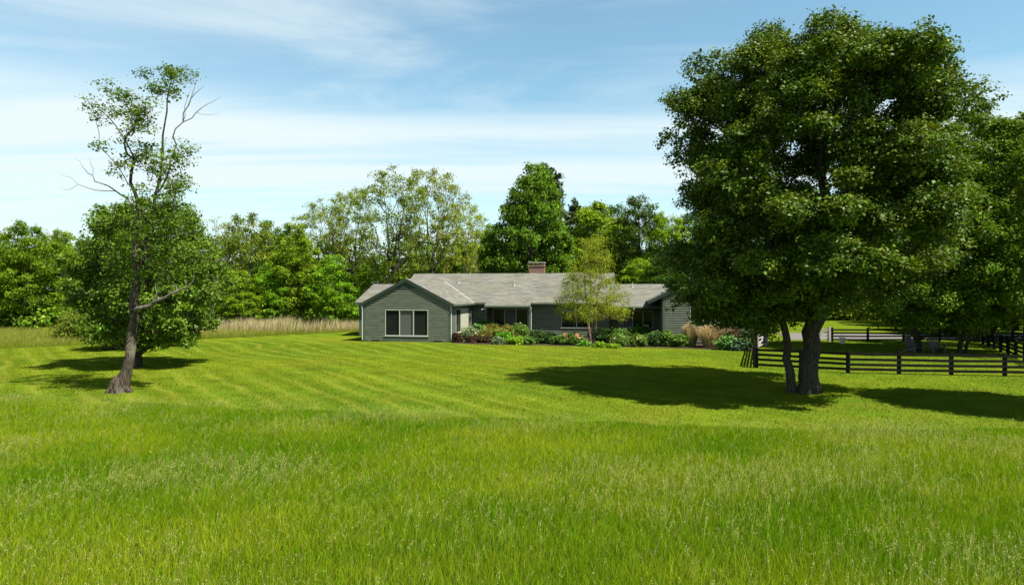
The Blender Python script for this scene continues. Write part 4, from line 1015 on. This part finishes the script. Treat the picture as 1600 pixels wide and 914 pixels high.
GP = dict(
    red=[(0.060, 0.038, 0.024), (0.085, 0.042, 0.028), (0.055, 0.045, 0.020)],
    grey=[(0.160, 0.230, 0.110), (0.130, 0.200, 0.085)],
    mid=[(0.090, 0.181, 0.027), (0.128, 0.217, 0.036)],
    yel=[(0.236, 0.362, 0.021), (0.181, 0.326, 0.018)],
    fresh=[(0.109, 0.307, 0.021), (0.145, 0.344, 0.027)],
    deep=[(0.045, 0.098, 0.022), (0.060, 0.120, 0.030)],
    rust=[(0.200, 0.200, 0.036), (0.128, 0.200, 0.036), (0.236, 0.164, 0.036)],
    blue=[(0.070, 0.130, 0.060), (0.085, 0.150, 0.075)],
    hosta=[(0.109, 0.254, 0.054), (0.145, 0.290, 0.073)],
)
BED = [  # px, base row, width px, height px, palette, leaf, label, blossom colour, count
    (714, 535, 15, 13, 'red', .09, 'dark red leaved shrub tight against the gable corner downspout', None, 0),
    (735, 531, 27, 17, 'grey', .10, 'silvery green shrub with cream flowers by the sliding door', (0.75, 0.66, 0.36), 9),
    (739, 536, 22, 9, 'red', .09, 'low dark red shrub before the silvery shrub', None, 0),
    (760, 536, 24, 9, 'red', .09, 'low dark red shrub before the rusty topped mound', None, 0),
    (753, 526, 32, 25, 'hosta', .34, 'big leaved plant rising behind the silvery shrub', None, 0),
    (768, 531, 32, 20, 'rust', .10, 'rusty topped mound under the porch window, left one of two', None, 0),
    (792, 530, 22, 18, 'rust', .10, 'rusty topped mound in the middle of the porch window', None, 0),
    (812, 530, 28, 19, 'mid', .10, 'green mound left of the porch downspout', None, 0),
    (790, 537, 20, 16, 'fresh', .10, 'fresh green rounded plant at the lawn edge below the porch', None, 0),
    (778, 538, 14, 10, 'grey', .09, 'small pale green tuft beside the low red shrubs', None, 0),
    (808, 538.5, 24, 10, 'yel', .10, 'yellow green low cushion at the lawn edge below the porch', None, 0),
    (826, 538.5, 14, 11, 'mid', .10, 'small green cushion at the foot of the porch downspout', None, 0),
    (840, 537, 22, 18, 'deep', .10, 'dark green shrub just right of the porch downspout', None, 0),
    (857, 537, 20, 16, 'deep', .10, 'dark green shrub against the clapboards, second from downspout', None, 0),
    (868, 538, 12, 11, 'mid', .10, 'little green plant left of the pink roses', None, 0),
    (882, 539, 20, 16, 'mid', .09, 'rose bush with deep pink blooms, farther from the birch', (0.62, 0.10, 0.13), 12),
    (901, 539.5, 20, 16, 'mid', .09, 'rose bush with pale pink blooms left of the birch stems', (0.66, 0.24, 0.20), 12),
    (914, 541, 16, 7, 'fresh', .09, 'low green plant at the foot of the birch', None, 0),
    (938, 543, 24, 7, 'yel', .09, 'low yellow green edging right of the birch', None, 0),
    (944, 536, 28, 19, 'deep', .11, 'dark green bush right behind the birch stems', None, 0),
    (968, 536, 30, 19, 'mid', .11, 'green bush behind the cream roses', None, 0),
    (969, 541.5, 24, 17, 'mid', .09, 'rose bush with large cream blooms', (0.82, 0.66, 0.38), 14),
    (960, 544, 20, 6, 'yel', .09, 'low yellow green edging before the cream roses', None, 0),
    (1003, 530, 28, 18, 'fresh', .11, 'bright green dome under the lower porch window', None, 0),
    (1000, 542, 22, 17, 'mid', .09, 'rose bush with peach blooms beside the cream roses', (0.80, 0.50, 0.26), 9),
    (1024, 541, 28, 20, 'deep', .11, 'deep green bush before the lower porch', None, 0),
    (1046, 541.5, 26, 21, 'mid', .11, 'green bush at the corner of the right gable', None, 0),
    (1064, 542.5, 22, 18, 'mid', .11, 'green bush touching the tan ornamental grass', None, 0),
    (1138, 547, 26, 20, 'hosta', .15, 'green shrub right of the large tan grass', None, 0),
    (1159, 548, 32, 17, 'blue', .13, 'bluish spreading shrub beside the fence end', None, 0),
    (1178, 541, 26, 30, 'blue', .15, 'tall bluish shrub behind the fence end', None, 0),
]
for i, (px, py, wp, hpx, pal, lf, lab, bc, nb) in enumerate(BED):
    x, y, _ = gp(px, py); s = F / y; w, h = wp / s, hpx / s
    o = shrub('garden_shrub' if not bc else 'flowering_shrub', (x, y + w * .25, 0), w * 1.12, h * 1.12, GP[pal], 300 + i, 18, lf * 1.15, 12, 14, up=0.9, rmul=1.15)
    tag(o, lab, 'shrub')
    if bc:
        if bc not in PROTO:
            keep = rng; rng = np.random.default_rng(5)
            dd = rng.normal(0, 1, (9, 3)); dd[:, 2] = np.abs(dd[:, 2])
            V, L, C = leaf_geo(dd * .035, dd, np.full(9, .15), np.array([bc] * 9) * rng.uniform(.85, 1.1, (9, 1)), .42); rng = keep
            PROTO[bc] = mesh_np('blossom', V, L, np.full(9, 4), C); PROTO[bc].materials.append(M['petal'])
        r2 = random.Random(i)
        for k in range(nb):
            bl = link('blossom', PROTO[bc], None, o); a = r2.uniform(0, 6.28); q = r2.uniform(.1, .95)
            bl.location = (math.cos(a) * w * .5 * q, -abs(math.sin(a)) * w * .45 * q, h * (1.02 - .45 * q * r2.uniform(.5, 1.3)))
            bl.rotation_euler = (r2.uniform(0, .8), r2.uniform(-.4, .4), r2.uniform(0, 6)); sc = r2.uniform(.8, 1.4); bl.scale = (sc, sc, sc)

def orn_grass(px, py, wp, hpx, col, lab, seed, lean):
    global rng; keep = rng; rng = np.random.default_rng(seed)
    x, y, _ = gp(px, py); s = F / y; w, h = wp / s, hpx / s; n = 1500
    a = rng.uniform(0, 2 * np.pi, n); q = rng.uniform(0, 1, n) ** .6; hh = h * rng.uniform(.6, 1.05, n) * (1 - .25 * q)
    R = w * .64 * q; base = np.stack([np.cos(a) * R * .35, np.sin(a) * R * .35, 0 * a], -1)
    tip = np.stack([np.cos(a) * R + lean * hh, np.sin(a) * R, hh], -1); mid = base * .5 + tip * .5; mid[:, 2] = hh * .62; mid[:, :2] = base[:, :2] * .62 + tip[:, :2] * .38
    sd = np.stack([-np.sin(a), np.cos(a), 0 * a], -1) * .009
    V = np.stack([base - sd, base + sd, mid + sd, mid - sd, tip + sd * 1.2, tip - sd * 1.2], 1).reshape(-1, 3)
    b = np.arange(n)[:, None] * 6; L = np.concatenate([b + [[0, 1, 2, 3]], b + [[3, 2, 4, 5]]], 1).ravel()
    c = np.array(col) * rng.uniform(.7, 1.2, (n, 1)); gr = rng.uniform(0, 1, n) < .12; c[gr] = (.09, .13, .03)
    o = link('ornamental_grass', mesh_np('ornamental_grass', V, L, np.full(2 * n, 4), np.repeat(c, 6, 0)), M['straw']); o.location = (x, y, 0); rng = keep
    tag(o, lab, 'grass clump', 'tan ornamental grasses')
orn_grass(1081, 541, 25, 39, (.52, .40, .22), 'upright tan grass clump, farthest left of the three', 1, -.05)
orn_grass(1110, 543, 46, 39, (.54, .40, .21), 'largest tan grass clump, arching in the sun', 2, .12)
orn_grass(1147, 538, 34, 33, (.36, .25, .16), 'brownish tan grass clump in shade near the narrow window', 3, .08)

def birch():
    b = (926, 536); D = F * CAMH / (b[1] - 457.0); s = F / D; rnd = np.random.default_rng(61)
    env = envpx(b, s, [(500, 880, 972), (485, 864, 985), (465, 868, 982), (445, 878, 972), (425, 886, 964), (405, 892, 956), (385, 899, 948), (372, 908, 940)])
    cl = env_clumps(rnd, env, 200, .36, .9, .25)
    tr = [pxl(b, s, [(923, 540, 0, .12), (922, 530, 0, .10), (919, 500, 0, .085), (917, 470, 0, .06), (915, 430, 0, .035), (913, 390, 0, .015)]),
          pxl(b, s, [(929, 540, .1, .10), (929, 530, .1, .085), (931, 495, .15, .07), (934, 460, .2, .05), (938, 420, .2, .03), (942, 385, .2, .012)]),
          pxl(b, s, [(925, 539, .3, .05), (926, 510, .35, .045), (925, 470, .5, .035), (926, 420, .5, .018)])]
    x, y, _ = gp(*b)
    o = tree('birch_tree', (x, y, 0), tr, {}, cl, .40, 11, 11, .24, .08, PAL['birch'], 62, 'bark_birch', 'leaf', .25, 5, .0022, wob=.08, updir=.3)
    tag(o, 'yellow green multi stemmed birch standing in the flower bed', 'tree')
birch()

# ------------------------------------------------------------------ fences, gates, chairs
def fence(name, pts, label, step=2.3, rails=(.19, .43, .66, .90), h=1.02, mat='fence', side=1):
    pts = [Vector((*p, 0)) for p in pts]; root = empty(name, pts[0])
    tag(root, label, 'fence')
    o = pts[0]; rr = random.Random(name + label)
    posts = []
    for p, q in zip(pts[:-1], pts[1:]):
        n = max(1, round((q - p).length / step)); posts += [p + (q - p) * i / n for i in range(n)]
    posts.append(pts[-1])
    for p in posts:
        m = MB(); x, y = p.x - o.x, p.y - o.y; hh = h + rr.uniform(-.02, .03)
        m.box(x - .065, x + .065, y - .065, y + .065, -.1, hh); m.box(x - .055, x + .055, y - .055, y + .055, hh, hh + .02); m.build('post', M[mat], root)
    for p, q in zip(posts[:-1], posts[1:]):
        d = (q - p).normalized(); n = Vector((d.y, -d.x, 0)) * .085 * side
        for z in rails:
            m = MB(); m.bar(p - o + n - d * .01 + Vector((0, 0, z + rr.uniform(-.02, .02))), q - o + n + d * .0 + Vector((0, 0, z + rr.uniform(-.02, .02))), .035, .115); m.build('rail', M[mat], root)
    return root
fence('paddock_fence', [(12.0, 33.5), (13.7, 32.4), (15.4, 31.3), (23.9, 29.8), (28.5, 29.2)], 'dark four rail fence nearest to the camera, right of the great tree', 2.05)
fence('paddock_fence', [(12.0, 33.75), (15.6, 43.6)], 'short dark fence running from the near corner back to the house', 2.2, side=-1)
fence('paddock_fence', [(24.0, 51.2), (34.6, 51.0), (40.0, 50.8)], 'far dark rail fence in front of the gravel driveway', 2.75, h=1.05)
fence('paddock_fence', [(34.6, 50.7), (24.05, 30.05)], 'dark rail fence closing the yard at the far right', 2.4, side=-1)
def gate(name, a, b, h, label, mat='fence_pale'):
    a = Vector((*a, 0)); b = Vector((*b, 0)); root = empty(name, a); d = b - a; tag(root, label, 'gate')
    for p in (Vector(), d):
        m = MB(); m.box(p.x - .09, p.x + .09, p.y - .09, p.y + .09, -.1, h + .12); m.build('post', M[mat], root)
    for z in (.2, .45, .7, h - .06):
        m = MB(); m.bar(d * .07 + Vector((0, 0, z)), d * .93 + Vector((0, 0, z)), .04, .10); m.build('rail', M[mat], root)
    n = Vector((d.y, -d.x, 0)).normalized() * .045
    m = MB(); m.bar(d * .08 + n + Vector((0, 0, .2)), d * .92 + n + Vector((0, 0, h - .08)), .035, .09); m.build('brace', M[mat], root)
gate('yard_gate', (22.3, 51.3), (23.82, 51.25), 1.0, 'pale weathered gate with a diagonal brace beside the far fence')
gate('garden_gate', (15.75, 43.9), (17.6, 47.4), 1.0, 'pale garden gate between the fence end and the house corner')
def bucket():
    x, y, _ = gp(1316, 537); m = MB(); m.tube([(0, 0, 0), (0, 0, .04), (0, 0, .40), (0, 0, .44)], [.15, .155, .2, .215], 16); r = m.build('bucket', M['white'], None, True); r.location = (x, y, 0)
    m = MB(); m.tube([(math.cos(a) * .205, 0, .42 + math.sin(a) * .2) for a in np.linspace(0, math.pi, 9)], .008, 6); m.build('handle', M['metal'], r)
    tag(r, 'small white bucket standing by the far fence next to the gate', 'bucket')
bucket()
def adirondack(px, py, rz, label):
    x, y, _ = gp(px, py); r = empty('garden_chair', (x, y, 0), rz); mt = M['chair']
    m = MB()
    for i in range(6): m.bar((-.27, -.30 + i * .1, .36 - i * .028), (.27, -.30 + i * .1, .36 - i * .028), .085, .022)
    m.build('seat', mt, r)
    m = MB()
    for i in range(7):
        u = (i - 3) * .088; top = 1.0 - .035 * (i - 3) ** 2 * .55
        m.bar((u, .22, .22), (u * 1.18, .22 + (top - .22) * .42, top), .076, .022, (0, -1, .4))
    m.bar((-.3, .33, .44), (.3, .33, .44), .05, .05); m.build('backrest', mt, r)
    for s in (-1, 1):
        m = MB(); m.bar((s * .36, -.42, .56), (s * .36, .38, .53), .13, .025); m.build('arm', mt, r)
        m = MB(); m.bar((s * .32, -.33, 0), (s * .32, -.33, .55), .03, .1, (0, 1, 0)); m.build('leg', mt, r)
        m = MB(); m.bar((s * .29, -.32, .34), (s * .29, .62, .03), .03, .12); m.build('leg', mt, r)
    tag(r, label, 'chair', 'slatted garden chairs in the yard')
adirondack(1429, 551, .25, 'slatted grey garden chair nearer to the yard tree trunk')
adirondack(1463, 552, -.15, 'slatted grey garden chair farther from the yard tree trunk')
def porch_chair(u, v, rz, label):
    r = empty('porch_chair', hp(u, v, .17), math.radians(-10) + rz); mt = M['white']
    m = MB(); m.box(-.24, .24, -.24, .24, .42, .46); m.build('seat', mt, r)
    m = MB(); m.bar((-.22, .24, .46), (-.22, .32, .95), .04, .04); m.bar((.22, .24, .46), (.22, .32, .95), .04, .04)
    for z in (.6, .74, .9): m.bar((-.22, .25 + (z - .46) * .16, z), (.22, .25 + (z - .46) * .16, z), .03, .07)
    m.build('backrest', mt, r)
    for a in (-.2, .2):
        for b in (-.2, .2):
            m = MB(); m.bar((a, b, 0), (a, b, .42), .04, .04, (0, 1, 0)); m.build('leg', mt, r)
    tag(r, label, 'chair', 'pale chairs on the porches')
porch_chair(4.2, 7.4, .9, 'pale chair on the porch under the wide dark window')
porch_chair(14.2, 6.4, -.6, 'pale chair on the lower porch left of the right gable')
